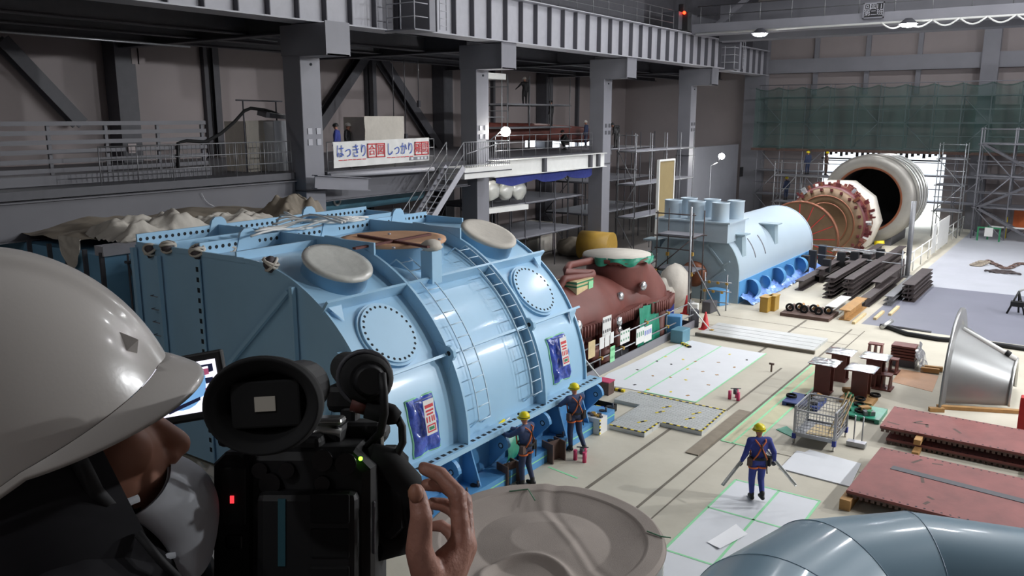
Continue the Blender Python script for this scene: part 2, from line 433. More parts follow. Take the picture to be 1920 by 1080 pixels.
def end_box(y, label):
    t = thing('girder_access_box', label, 'platform', (-22.6, y, 11.5))
    m = MB(); m.box((-23.3, y-.3, 11.5), (-21.75, y+.9, 11.55)); m.box((-23.3, y+.55, 11.55), (-21.75, y+.9, 13.4)); m.build('end_plate', 'steel_grey', t)
    m = MB()
    for x in (-23.2, -22.5, -21.8): m.tube([(x, y-.27, 11.55), (x, y-.27, 13.1)], .025, 6)
    for z in (12.0, 12.5, 13.0): m.tube([(-23.2, y-.27, z), (-21.8, y-.27, z), (-21.8, y+.5, z)], .02, 6)
    m.build('guard_rail', 'steel_light', t)
    m = MB()
    for yy in (y+1.1, y+1.5): m.tube([(-21.7, yy, 11.6), (-21.7, yy, 14)], .02, 6)
    for k in range(8): m.tube([(-21.7, y+1.1, 11.75+k*.28), (-21.7, y+1.5, 11.75+k*.28)], .015, 6)
    m.build('ladder', 'steel_light', t)
end_box(24.9, 'railed access box with ladder on the crane girder, upper middle')
end_box(58.2, 'railed access box with ladder at the far end of the crane girder')
# back columns, braces on the side wall
for i, y in enumerate(COLY):
    m = MB(); m.box((-36.95, y, 0), (-36.0, y+.95, 11.9))
    one(m, 'wall_column', ['steel_dark'], ['dark wall column beside the two small notices, left', 'dark wall column half hidden behind the first grey column', 'dark wall column left of the tall scaffold', 'dark wall column behind the scaffold worker'][i], 'column', 'wall columns')
def brace(a, b_, label, w_=.55):
    m = MB(); m.ibeam(a, b_, w_, w_, .05, 0, (1, 0, 0)); one(m, 'diagonal_brace', ['steel_dark'], label, 'brace', 'diagonal braces')
XB = -36.4
brace(AX(0, 75, XB), AX(150, 232, XB), 'dark diagonal brace on the left wall, leaning down to the right')
brace(AX(692, 92, XB), AX(560, 290, XB), 'dark diagonal brace left of the peak above the banner')
brace(AX(702, 92, XB), AX(830, 290, XB), 'dark diagonal brace right of the peak above the banner')
p = AX(697, 92, XB); m = MB(); m.beam((XB, p.y, p.z), (XB, p.y, 6.3), .3, .3); m.cbox((XB, p.y, p.z-.1), (.5, 1.6, .6)); one(m, 'strut_column', ['steel_dark'], 'slim dark post under the peak of the two braces', 'post')
p = AX(403, 140, XB-.2); m = MB(); m.ibeam((XB-.2, p.y, 6.3), (XB-.2, p.y, 11.8), .35, .3); one(m, 'wind_column', ['steel_dark'], 'slim dark wall post behind the platform, left', 'post')
# ceiling beams of the side bay
for i, y in enumerate((10.5,)+COLY):
    m = MB(); m.ibeam((-36.9, y+.45, 11.75), (-24.9, y+.45, 11.75), .5, 1.0, .05)
    one(m, 'bay_beam', ['steel_dark'], 'deep dark ceiling cross beam '+['nearest, left of all the grey columns', 'over the first grey column', 'over the second grey column', 'over the third grey column', 'over the farthest grey column'][i], 'beam', 'cross beams of the side bay')
for i, x in enumerate((-27.5, -30.5, -33.6)):
    m = MB(); m.ibeam((x, -5, 11.7), (x, 70, 11.7), .4, .7, .04)
    one(m, 'ceiling_joist', ['steel_dark'], 'long dark joist under the side bay ceiling, '+['nearest the crane girder', 'middle of three', 'nearest the side wall'][i], 'beam', 'joists of the side bay')
m = MB(); a = AX(0, 60, -27); c = AX(356, 88, -27); m.tube([a, c], .035, 6); one(m, 'ceiling_conduit', ['galv'], 'long thin metal conduit slung in front of the left wall', 'pipe'); m = MB(); m.tube([AX(390, 62, -30), AX(520, 78, -30)], .03, 6); one(m, 'ceiling_conduit', ['galv'], 'short bright conduit under the ceiling beside the first column', 'pipe')
m = MB()
for dy in (0, .28): 
    p = AX(247+dy*40, 120, -36); m.box((-35.99, p.y, p.z), (-35.97, p.y+.35, p.z+.75))
one(m, 'notice_pair', ['wall_panel'], 'pair of small notices on the left wall column', 'notice')
# ---------------------------------------------------------------- mezzanine
b = MB(); b.box((-36.9, -5, 6.0), (-24.55, 45.5, 6.25)); tag(b.build('mezzanine_floor', ['steel_dark']), 'dark mezzanine deck behind the columns', 'platform')
m = MB(); m.ibeam((-24.5, 4, 5.42), (-24.5, 20.8, 5.42), .35, 1.1, .04); one(m, 'edge_girder', ['steel_mid'], 'grey edge girder of the mezzanine between parapet and first column', 'girder')
m = MB(); m.ibeam((-24.5, 21.9, 5.52), (-24.5, 31.2, 5.52), .35, .9, .04); one(m, 'edge_girder', ['steel_mid'], 'grey edge girder under the slogan banner', 'girder')
t = thing('pale_platform_beam', 'white deep beam with dark stiffeners between two columns', 'beam', (-23.9, 38, 5.6))
m = MB(); m.ibeam((-23.9, 32.27, 5.82), (-23.9, 43.38, 5.82), .4, .8, .04); m.build('beam', 'white_paint', t)
for y in (36.8, 41.6, 42.5): m = MB(); m.box((-23.9, y-.12, 5.46), (-23.71, y+.12, 6.18)); m.build('stiffener', 'steel_dark', t)
m = MB(); m.ibeam(AX(590, 341, -23.4), AX(690, 345, -23.4), .3, .5, .03); one(m, 'stub_beam', ['steel_grey'], 'short bolted stub beam below the banner by the column', 'beam')
def railing(name, pts, h, label, cat='railing', n_rails=3, step=1.2, r=.02, mt='galv', bars=False, toe=False):
    """posts are parts, rails one part per run"""
    pts = [Vector(p) for p in pts]; t = thing(name, label, cat, tuple((pts[0]+pts[-1])/2))
    tops = MB()
    for k in range(1, n_rails+1):
        z = Vector((0, 0, h*k/n_rails)); tops.tube([p+z for p in pts], r, 6)
    tops.build('rail', mt, t)
    for a, c in zip(pts, pts[1:]):
        n = max(1, int((c-a).length/step))
        for k in range(n+1):
            if k == 0 and a is not pts[0]: continue
            p = a.lerp(c, k/n); q = MB(); q.tube([p, p+Vector((0, 0, h))], r, 6); q.build('post', mt, t)
        if bars:
            q = MB(); nb = int((c-a).length/.16)
            for k in range(nb): p = a.lerp(c, (k+.5)/nb); q.tube([p+Vector((0, 0, .08)), p+Vector((0, 0, h))], r*.5, 4)
            q.build('baluster_infill', mt, t)
        if toe: q = MB(); q.beam(a+Vector((0, 0, .08)), c+Vector((0, 0, .08)), .01, .16); q.build('toe_board', mt, t)
    return t
railing('platform_railing', [(-24.62, 13.5, 6.25), (-24.62, 20.8, 6.25)], 1.15, 'grey vertical bar railing left of the first column', bars=True, mt='pipe_grey')
railing('platform_railing', [(-24.62, 33.6, 6.25), (-24.62, 43.2, 6.25)], 1.1, 'thin pipe railing above the white platform beam', mt='pipe_grey')
# the long slatted parapet at far left
t = thing('slatted_parapet', 'long grey parapet of horizontal slats on the mezzanine edge', 'railing', (-26, 12, 6.6))
for k in range(6):
    m = MB(); z = 6.62+k*.28; m.box((-26.02, 2, z), (-25.96, 18.2, z+.13)); m.build('slat', 'steel_mid', t)
for y in (11, 12.8, 14.6, 16.4, 18.1): m = MB(); m.box((-26.12, y-.05, 6.0), (-26.03, y+.05, 8.15)); m.build('post', 'steel_mid', t)
m = MB(); m.box((-26.2, 2, 6.26), (-25.8, 18.2, 6.55)); m.build('base_beam', 'steel_mid', t)
m = MB(); p = AX(248, 278, -25.9); m.cbox(p, (.04, .28, .3)); one(m, 'small_board', ['wall_panel'], 'small pale board hung on the slatted parapet', 'board')
# ================================================================ LOW PRESSURE TURBINE CASING (nearest blue machine)
AXX, AXZ, CR = -14.8, 1.3, 3.95
Y0, Y1, YR1, YR2 = 11.1, 18.85, 13.4, 16.5
XL = -18.95; TOPZ = AXZ+CR
def onarc(deg, y, dr=0.0): a = R(deg); return Vector((AXX+(CR+dr)*math.cos(a), y, AXZ+(CR+dr)*math.sin(a)))
cas = thing('turbine_casing', 'huge light blue half-round turbine casing with ladders and plywood-capped nozzle', 'turbine casing', (-14.8, 15, 0))
m = MB()
m.grid(lambda u, v: onarc(90*u, Y0+(Y1-Y0)*v), 40, 1)
m.quad((AXX,Y0,TOPZ),(AXX,Y1,TOPZ),(XL,Y1,TOPZ-.12),(XL,Y0,TOPZ-.12))
m.build('shell', 'casing_blue', cas)
prof = [onarc(a, 0) for a in range(0, 91, 3)]
def endwall(y, th):
    m = MB(); pts = [(p.x, y, p.z) for p in prof] + [(XL, y, TOPZ), (XL, y, .2), (prof[0].x, y, .2)]
    m.prism(pts, (0, th, 0)); return m
endwall(Y0+.06, -.06).build('end_wall', 'casing_blue', cas); endwall(Y1-.06, .06).build('end_wall', 'casing_blue', cas)
m = MB(); m.box((XL-.05, Y0, .2), (XL, Y1, TOPZ)); m.build('side_wall', 'casing_blue', cas)
def hoop(y, th, d0, d1, a0=0, a1=90, scallop=True):
    m = MB(); n = 45; ang = [a0+(a1-a0)*k/n for k in range(n+1)]
    inn = [onarc(a, y-th/2, d0) for a in ang]; out = [onarc(a, y-th/2, d1) for a in ang]
    m.prism(inn+out[::-1], (0, th, 0)); return m
for y in (YR1, YR2):
    hoop(y, .07, -.02, .3).build('hoop_rib', 'casing_blue', cas)
    for a in (28, ):
        m = MB(); c = onarc(a, y-.045, .22)
        r_ = (onarc(a, y, 1)-onarc(a, y, 0)); t_ = Vector((-math.sin(R(a)), 0, math.cos(R(a))))
        pts = [c+t_*.34-r_*.1, c+t_*.2+r_*.04, c+t_*.12+r_*.17, c+r_*.21, c-t_*.12+r_*.17, c-t_*.2+r_*.04, c-t_*.34-r_*.1]
        m.prism(pts, (0, .09, 0)); q = c+r_*.07; m.disc(q+Vector((0, -.002, 0)), (0, -1, 0), .055, 14, 1); m.disc(q+Vector((0, .092, 0)), (0, 1, 0), .055, 14, 1)
        m.build('lifting_eye', ['casing_blue', 'hole'], cas)
for y in (Y0, Y1): hoop(y, .05, -.03, .07).build('edge_rim', 'casing_blue', cas)
# longitudinal stringers, one length per bay, each with end gussets
for a in (28, 53):
    for ya, yb in ((Y0-.05, YR1-.04), (YR1+.04, YR2-.04), (YR2+.04, Y1+.1)):
        m = MB(); nrm = Vector((math.cos(R(a)), 0, math.sin(R(a)))); dep = .28 if a == 28 else .32
        p = onarc(a, ya, dep/2-.02); q = onarc(a, yb, dep/2-.02); m.beam(p, q, .06, dep, 0, nrm)
        m.build('stringer', 'casing_blue', cas)
        for yy, s in (((ya+.08, 1),) if ya < Y0 else ((yb-.42, -1),) if yb > Y1 else ()):
            g = MB(); tl = Vector((-math.sin(R(a)), 0, math.cos(R(a))))
            b0 = onarc(a, yy, 0); g.prism([b0+nrm*.16-tl*.02, b0+nrm*.16+Vector((0,.34,0))-tl*.02, b0+nrm*.02+Vector((0,.26 if s>0 else .08,0))-tl*.32], tl*-.03); g.build('gusset', 'casing_blue', cas)
# bolted round covers between the stringers
for y in (12.24, 17.68):
    nrm = Vector((math.cos(R(40)), 0, math.sin(R(40)))); c = onarc(40, y, -.1)
    m = MB(); m.disc(c, nrm, .76, 40, 0, .14); m.disc(c+nrm*.14, nrm, .70, 40, 0, .05)
    o = m.build('round_cover', 'casing_blue', cas)
    tl = Vector((-math.sin(R(40)), 0, math.cos(R(40))))
    b = MB()
    for k in range(28):
        b = MB(); an = 2*PI*k/28; q = c+nrm*.19+(tl*math.cos(an)+Vector((0, 1, 0))*math.sin(an))*.63
        b.disc(q, nrm, .032, 8, 0, .004); b.build('bolt_hole', 'hole', o)
# nozzles
def nozzle(deg, y, r, h, cover, lab, tilt=None, cen=None):
    a = R(tilt if tilt is not None else deg); nrm = Vector((math.cos(a), 0, math.sin(a)))
    c = cen if cen is not None else onarc(deg, y, 0)
    m = MB(); m.lathe([(r*.97, -.75), (r*.97, h-.08), (r, h-.08), (r, h), (.02, h)], c, nrm, 40); m.build('nozzle', 'casing_blue', cas)
    m = MB(); m.lathe([(r+.02, h-.07), (r+.035, h-.03), (r+.02, h+.02), (r*.86, h+.035), (r*.8, h+.02), (.01, h+.015)], c, nrm, 40)
    o = m.build('nozzle_cover', cover, cas); o['label'] = lab
    return c, nrm
nozzle(67, 12.2, .74, .34, 'plastic_clear', 'grey plastic wrap over the nozzle mouth')
nozzle(67, 17.6, .74, .36, 'tarp_white', 'white plastic wrap over the nozzle mouth')
cc, nn = nozzle(80, 14.95, 1.27, .34, 'plywood', 'tan plywood disc over the nozzle mouth', 90, Vector((-14.0, 14.85, 5.03)))
tp = cc.z+.36
for q0, q1 in (((673, 441), (804, 463)), ((664, 466), (806, 439))):
    m = MB(); m.beam(G(*q0, tp+.03), G(*q1, tp+.03), .1, .05); m.build('cover_strip', 'brown_strip', cas)
for q in ((648, 452), (738, 466), (730, 440), (824, 450)):
    m = MB(); p = G(*q, tp+.02); m.cyl(p, p+Vector((0, 0, .04)), .04, 10); m.build('cover_bolt', 'steel_light', cas)
# ladders following the curve
for y, a1 in ((YR1+.42, 66), (YR2-.55, 66)):
    for dy in (0, .42):
        m = MB(); pts = [onarc(a1, y+dy, .02)]+[onarc(a, y+dy, .27) for a in range(a1-2, 4, -2)]+[onarc(3, y+dy, .02)]
        m.tube(pts, .016, 6); m.build('ladder_rail', 'ladder_blue', cas)
    for k in range(14):
        m = MB(); a = a1-4-k*4.35; m.tube([onarc(a, y, .27), onarc(a, y+.42, .27)], .013, 6); m.build('ladder_rung', 'ladder_blue', cas)
# joint flange with its row of bolt holes
m = MB(); m.box((prof[0].x-.02, Y0-.1, AXZ-.1), (prof[0].x+.36, Y1+.35, AXZ+.02))
k = 0; y = Y0+.1
while y < Y1+.25: m.cbox((prof[0].x+.24, y, AXZ+.022), (.09, .11, .004), 1); y += .2
m.build('joint_flange', ['casing_blue', 'hole'], cas)
# foot: wall, slanted gussets, round-topped lugs, base plate
m = MB(); m.box((prof[0].x-.35, Y0-.1, .05), (prof[0].x-.02, Y1+.3, AXZ-.1)); m.build('skirt', 'base_blue', cas)
m = MB(); m.box((prof[0].x-.1, Y0-.3, .0), (prof[0].x+.56, Y1+.75, .32)); m.box((prof[0].x+.56, Y0-.3, .17), (prof[0].x+.565, Y1+.75, .2), 1); ob = m.build('base_plate', ['base_blue', 'green_tape'], cas)
for y in (11.75, 13.55, 15.35, 17.15, 18.3):
    m = MB(); x0 = prof[0].x-.02; m.prism([(x0, y, AXZ-.1), (x0+.2, y, AXZ-.1), (x0+.5, y, .32), (x0, y, .32)], (0, .04, 0)); m.build('foot_gusset', 'base_blue', cas)
for y in (11.2, 12.75, 14.55, 16.3, 18.95):
    m = MB(); x0 = prof[0].x-.02; pts = [(x0, y, .32)]+[(x0+.26+.28*math.cos(R(a)), y, .9+.28*math.sin(R(a))) for a in range(0, 91, 15)]+[(x0, y, 1.18)]
    m.prism(pts, (0, .1, 0)); m.disc((x0+.33, y-.003, .9), (0, -1, 0), .07, 14, 1); m.disc((x0+.33, y-.006, .9), (0, -1, 0), .045, 14, 2); m.build('jacking_lug', ['base_blue', 'hole', 'casing_blue'], cas)
    for dy in (.35, .75):
        b = MB(); b.cyl((x0+.35, y+dy, .32), (x0+.35, y+dy, .35), .08, 12, 1); b.cyl((x0+.47, y+dy, .32), (x0+.47, y+dy, .46), .03, 8, 0); b.build('anchor_bolt', ['steel_dark', 'hole'], cas)
# dark end face: stiffeners, a bolted vertical joint and diagonals
yf = Y0-.06
def rib(p, q, w_=.07, d=.1): m = MB(); m.beam((p[0], yf-d/2, p[1]), (q[0], yf-d/2, q[1]), w_, d, 0, (0, 1, 0)); m.build('end_rib', 'casing_blue', cas)
rib((-18.9, .3), (-18.9, 5.2), .12); rib((-17.9, .3), (-17.9, 5.1), .1); rib((-13.2, .3), (-13.2, 4.9), .1)
m = MB(); m.box((-16.5, yf-.03, .3), (-16.32, yf, 5.15), 0)
z = .6
while z < 5.1: m.cbox((-16.41, yf-.032, z), (.09, .004, .11), 1); z += .24
m.build('bolted_joint', ['casing_blue', 'hole'], cas)
rib((-13.3, 4.8), (-16.2, 2.2), .08); rib((-11.8, 3.75), (-12.8, 1.1), .09, .16); rib((-18.9, 1.5), (-11.0, 1.2), .1)
m = MB()
for k in range(7):
    z = 4.1-k*.32; m.tube([(-18.25, yf-.01, z), (-18.25, yf-.1, z), (-17.98, yf-.1, z), (-17.98, yf-.01, z)], .012, 5)
m.build('step_irons', 'steel_grey', cas)
# flat top: grid of plates with bolt holes
ztop = TOPZ-.04
def toprib(p, q, h=.3, holes=False, mt='casing_blue'):
    p = Vector((*p, ztop)); q = Vector((*q, ztop)); m = MB(); m.beam(p+Vector((0, 0, h/2)), q+Vector((0, 0, h/2)), .05, h)
    if holes:
        n = int((q-p).length/.17); d, a, u = frame(p, q)
        for k in range(n):
            c = p.lerp(q, (k+.5)/n)+Vector((0, 0, h*.55))
            for s in (1, -1): m.disc(c+a*s*.027, a*s, .045, 10, 1)
    m.build('deck_rib', [mt, 'hole'], cas)
toprib((-18.9, Y0), (AXX, Y0), .12); toprib((-18.9, YR1), (-13.2, YR1), .3); toprib((-18.9, YR2), (-13.2, YR2), .3); toprib((-18.9, Y1), (AXX-.2, Y1), .2)
toprib((-16.4, Y0), (-16.4, Y1), .3, True); toprib((-18.9, Y0), (-18.9, Y1), .3, True); toprib((-17.6, Y0), (-17.6, Y1), .22); toprib((-15.1, Y0), (-15.1, YR1), .22)
for x, y in ((-16.4, 12.4), (-16.4, 15), (-18.9, 13.4), (-18.9, 16.5), (-16.4, 17.6), (-17.6, 14.5)):
    m = MB(); m.prism([(x-.03, y-.35, ztop), (x-.03, y-.2, ztop+.42), (x-.03, y-.1, ztop+.5), (x-.03, y+.1, ztop+.5), (x-.03, y+.2, ztop+.42), (x-.03, y+.35, ztop)], (.08, 0, 0)); m.build('lifting_ear', 'casing_blue', cas)
# small wrapped studs at the front edge of the deck
def lump(c, r, seed, sq=(1, 1, 1), nz=.3):
    m = MB(); m.ell((0, 0, 0), 1, 14); 
    for v in m.v:
        k = 1+nz*noise.noise(v*1.7+Vector((seed*3.1, seed, 0))); v *= k; v.x *= r*sq[0]; v.y *= r*sq[1]; v.z *= r*sq[2]; v += Vector(c)
    return m
for i, (px, py, lab) in enumerate(((283, 468, 'leftmost, at the corner of the casing'), (315, 462, 'second from the corner of the casing'), (370, 471, 'above the bolted joint on the end wall'), (431, 469, 'set back from the front edge of the deck'), (507, 494, 'at the start of the curved shell'))):
    p = AY(px, py, Y0-.02 if i != 3 else Y0+.9); t = thing('wrapped_stud', 'dark stud bandaged in white tape, '+lab, 'bundle', tuple(p), 0, 'taped studs on the casing edge')
    lump(p+Vector((0, 0, -.02)), .15, i, (1, 1, 1.1)).build('cloth_wrap', 'wrap_dark', t)
    m = MB()
    for k in range(3):
        tl = Euler((.7*math.sin(i*2+k*2.1), .7*math.cos(i+k*1.7), 0)).to_matrix(); m.tube([p+tl @ Vector((.165*math.cos(a*PI/7), .165*math.sin(a*PI/7), .03*k-.03)) for a in range(14)], .032, 6, closed=True)
    m.build('tape_band', 'tarp_white', t)
p = AY(800, 456, 14.0); p = G(808, 453, 5.5)
t = thing('wrapped_pipe_stub', 'taped pipe stub standing against the plywood covered nozzle', 'pipe', (p.x, p.y, 4.7))
m = MB(); m.box((p.x-.17, p.y-.17, 4.55), (p.x+.17, p.y+.17, 5.3)); m.build('stub', 'casing_blue', t); lump((p.x, p.y, 5.4), .24, 4, (1.1, 1.1, .6)).build('cloth_wrap', 'tarp_white', t)
# cords lying on the deck
for i in range(9):
    a = G(470+i*8, 440-i*3, 5.6); c = G(690-i*6, 404+i*3, 5.6); mid = a.lerp(c, .5)+Vector((random.uniform(-.3, .3), 0, .12))
    m = MB(); pts = [a.lerp(mid, k/6) if k < 6 else mid.lerp(c, (k-6)/6) for k in range(13)]
    for k, q in enumerate(pts): q.z = 5.56+.06*math.sin(k*.8+i)+.03*i
    m.tube(pts, .03, 6); one(m, 'loose_rope', ['white_paint'], 'white cord lying among others across the top of the blue casing', 'cord', 'white cords on the casing deck')
# the two sign bags on the curved wall
def bag(y, deg, lab):
    nrm = Vector((math.cos(R(deg)), 0, math.sin(R(deg)))); tl = Vector((-math.sin(R(deg)), 0, math.cos(R(deg)))); ey = Vector((0, 1, 0)); o = onarc(deg, y, .02)
    t = thing('plastic_bag', 'crumpled blue plastic sheet taped to the casing '+lab, 'plastic sheet', tuple(o), 0)
    m = MB(); 
    def f(u, v):
        e = Vector((u*7, v*7, y)); k = .05+.05*noise.noise(e)+.03*noise.noise(e*2.3)
        k *= min(1, 8*min(u, 1-u, v, 1-v)+.1)
        return onarc(deg+7-17*v, y+(u-.5)*.82+.05*noise.noise(e*.6), .02+k+.03*math.sin(u*9))
    m.grid(f, 26, 26); m.build('sheet', 'blue_plastic', t)
    e = MB()
    ed = [f(u/12, 0) for u in range(13)]+[f(1, v/12) for v in range(1, 13)]+[f(1-u/12, 1) for u in range(1, 13)]+[f(0, 1-v/12) for v in range(1, 12)]
    e.tube([q-nrm*.02 for q in ed], .025, 5, closed=True); e.build('tape_edge', 'green_tape', t)
    s = thing('warning_board', 'small white board with red writing hanging over the blue sheet '+lab, 'sign', tuple(o+nrm*.14+tl*.3), 0)
    bo = o+nrm*.2+tl*.38; up = (tl*.9+Vector((0, 0, .3))).normalized(); fn = ey.cross(up)*-1
    fn = up.cross(ey)*-1 if (up.cross(ey)).dot(nrm) < 0 else up.cross(ey)
    def bq(u0, u1, v0, v1, off): return [bo+ey*(u0)+up*v0+fn*off, bo+ey*u1+up*v0+fn*off, bo+ey*u1+up*v1+fn*off, bo+ey*u0+up*v1+fn*off]
    m = MB(); m.prism(bq(-.16, .16, -.68, .05, 0), fn*.01); m.build('board', 'white_paint', s)
    m = MB()
    for q in ((-.13, .13, -.12, -.05), (-.13, -.09, -.42, -.3), (-.05, -.01, -.42, -.3), (.03, .07, -.42, -.3), (.09, .13, -.42, -.3), (-.13, .13, -.5, -.47), (-.13, .13, -.63, -.6), (-.13, -.1, -.6, -.5), (.1, .13, -.6, -.5)):
        m.poly(bq(*q, .013), 0)
    for q in ((-.12, .12, -.2, -.16), (-.1, .1, -.27, -.23)): m.poly(bq(*q, .013), 0)
    m.build('writing', 'red_ink', s)
    m = MB(); m.poly(bq(-.08, .08, -.585, -.52, .013)); m.build('caution_mark', 'green_paint', s)
    m = MB(); m.tube([o+tl*.3+ey*-.22, o+tl*.42+ey*-.22+nrm*.02, bo+ey*-.12+up*.09, bo+ey*.13+up*.09, bo+ey*.1], .01, 5); m.build('hanger', 'steel_light', s)
bag(12.35, 12, 'beside the camcorder')
bag(17.7, 14, 'above the two workers')
# ================================================================ BROWN-RED HIGH PRESSURE TURBINE
hz = 1.35
hp = thing('steam_turbine', 'brown-red steam turbine with a covered upright elbow, behind the blue casing', 'turbine', (-14.8, 26, -1.5))
def plan(y):     # half width of the flange in plan
    P_ = [(20.9, .9), (22, 1.35), (23.4, 1.62), (24.6, 1.8), (25.2, 1.62), (26.4, 1.62), (27.2, 1.5), (27.6, 1.9), (28.6, 2.0), (29.6, 1.7), (30.2, 1.0)]
    for (a, b_), (c, d) in zip(P_, P_[1:]):
        if a <= y <= c: return b_+(d-b_)*(y-a)/(c-a)
    return .9
ys = [20.9+k*.15 for k in range(63)]
out = [(AXX+plan(y), y) for y in ys]+[(AXX-plan(y), y) for y in ys[::-1]]
m = MB(); m.prism([(x, y, hz-.16) for x, y in out], (0, 0, .32)); m.build('joint_flange', 'primer_red', hp)
b = MB()
for k, y in enumerate(ys[2:-2:1]):
    x = AXX+plan(y)-.02; b.cyl((x+.02, y, hz-.2), (x+.02, y, hz+.2), .055, 8)
bo = b.build('flange_bolts', 'primer_red', hp)
def dome(ya, yb, rf, name, sgn=1):
    m = MB(); m.grid(lambda u, v: (AXX+rf(ya+(yb-ya)*u)*math.cos(PI*v), ya+(yb-ya)*u, hz+sgn*rf(ya+(yb-ya)*u)*math.sin(PI*v)*(1.0 if sgn > 0 else 1.1)), 40, 24); m.build(name, 'primer_red', hp, weld=True)
def rf(y):
    P_ = [(20.9, .3), (21.0, .75), (22.2, 1.05), (23.2, 1.38), (24.6, 1.5), (25.6, 1.38), (26.8, 1.2), (27.4, 1.32), (28.5, 1.5), (29.5, 1.3), (30.1, .8), (30.2, .2)]
    for (a, b_), (c, d) in zip(P_, P_[1:]):
        if a <= y <= c: t = (y-a)/(c-a); t = t*t*(3-2*t); return b_+(d-b_)*t
    return .2
dome(20.9, 30.2, rf, 'upper_shell'); dome(20.9, 30.2, lambda y: rf(y)*.92, 'lower_shell', -1)
m = MB()
for y in (22.6, 24.4, 27.0, 28.8):
    m2 = MB(); m2.cyl((AXX+1.45, y, hz-.2), (AXX+1.45, y, -1.6), .28, 16); m2.build('support_leg', 'primer_red', hp)
for y, zc_ in ((21.9, .8), (23.4, .55), (25.0, .75)):
    m2 = MB(); m2.lathe([(.34, 0), (.34, .5), (.24, .62), (.0, .66)], (AXX+1.2, y, zc_), (1, 0, 0), 20); m2.build('side_boss', 'primer_red', hp)
# upright elbow with its flat covered mouth
ce = G(1157, 477, 3.2)
pts = []
for k in range(17):
    t = k/16; b0, b1, b2, b3 = (1-t)**3, 3*t*(1-t)**2, 3*t*t*(1-t), t**3
    pts.append(Vector((ce.x, ce.y, 3.05))*b0+Vector((ce.x, ce.y, 2.2))*b1+Vector((AXX, ce.y+.55, 2.3))*b2+Vector((AXX, 28.75, 1.3))*b3)
m = MB(); m.tube(pts, [1.12+.55*(k/16)**1.5 for k in range(17)], 36)
m.build('upright_elbow', 'primer_red', hp)
m = MB(); m.lathe([(1.1, 2.8), (1.12, 3.0), (1.3, 3.05), (1.3, 3.19), (.01, 3.19)], (ce.x, ce.y, 0), (0, 0, 1), 40); m.build('elbow_flange', 'primer_red', hp)
m = MB(); m.lathe([(1.27, 3.18), (1.27, 3.25), (.01, 3.26)], (ce.x, ce.y, 0), (0, 0, 1), 40); o = m.build('mouth_cover', 'tarp_white', hp); o['label'] = 'white round cover on the elbow mouth'
m = MB(); m.grid(lambda u, v: (ce.x+(1.32+.06*math.sin(v*5+u*40))*math.cos(R(-100+170*u)), ce.y+(1.32+.06*math.sin(u*37))*math.sin(R(-100+170*u)), 3.25-v*(.22+.1*math.sin(u*23))), 40, 4); o = m.build('green_wrap', 'green_vinyl', hp); o['label'] = 'green vinyl wrapped around the elbow mouth'
# looping side pipes
m = MB(); q = [AX(1118, 487, -15), AX(1068, 497, -14.9), AX(1060, 510, -14.6), AX(1112, 512, -14.2), AX(1108, 518, -14.1), AX(1058, 523, -14.3), AX(1045, 545, -14.4), AX(1048, 575, -14.4)]
sm = []
for a, c in zip(q, q[1:]):
    for k in range(4): sm.append(a.lerp(c, k/4))
sm.append(q[-1]); m.tube(sm, .13, 12); m.build('bent_pipe', 'primer_red', hp)
def patch(px, py, x, r, lab):
    c = AX(px, py, x); m = lump(c, r, px, (.6, 1, 1), .25); o = m.build('insulation_patch', 'foil', hp); o['label'] = lab
patch(1206, 537, -13.35, .2, 'round silver patch on the elbow'); patch(1163, 556, -13.6, .19, 'silver foil patch on the upper shell'); patch(1090, 582, -13.75, .15, 'small pale patch near the flange'); patch(1084, 613, -13.15, .2, 'silver wrap under the flange'); patch(1161, 603, -12.95, .16, 'silver capped stub under the flange'); patch(1162, 617, -12.9, .11, 'lower silver cap')
m = MB(); a = AX(1195, 578, -13.05); c = AX(1236, 630, -12.95)
m.grid(lambda u, v: (-12.98+.05*math.sin(u*17+v*4), a.y+(c.y-a.y)*u, a.z+(c.z-a.z)*v*1.15), 16, 10); one(m, 'green_vinyl_curtain', ['green_vinyl'], 'green vinyl curtain hanging on the side of the red turbine', 'curtain')
# crate on the shell
t = thing('lifting_block', 'wooden block crate with green bands strapped on the red turbine shell', 'crate', tuple(AX(1078, 540, -14.3)))
c = AX(1078, 538, -14.3); m = MB(); m.cbox((c.x, c.y, c.z+.05), (.8, 1.1, .5)); m.build('crate_body', 'timber_pale', t)
for dz in (.12, .24): m = MB(); m.cbox((c.x, c.y, c.z+dz), (.83, 1.13, .05)); m.build('band', 'green_paint', t)
m = MB(); m.cbox((c.x+.42, c.y+.35, c.z+.05), (.02, .3, .3)); m.build('notice', 'green_tape', t)
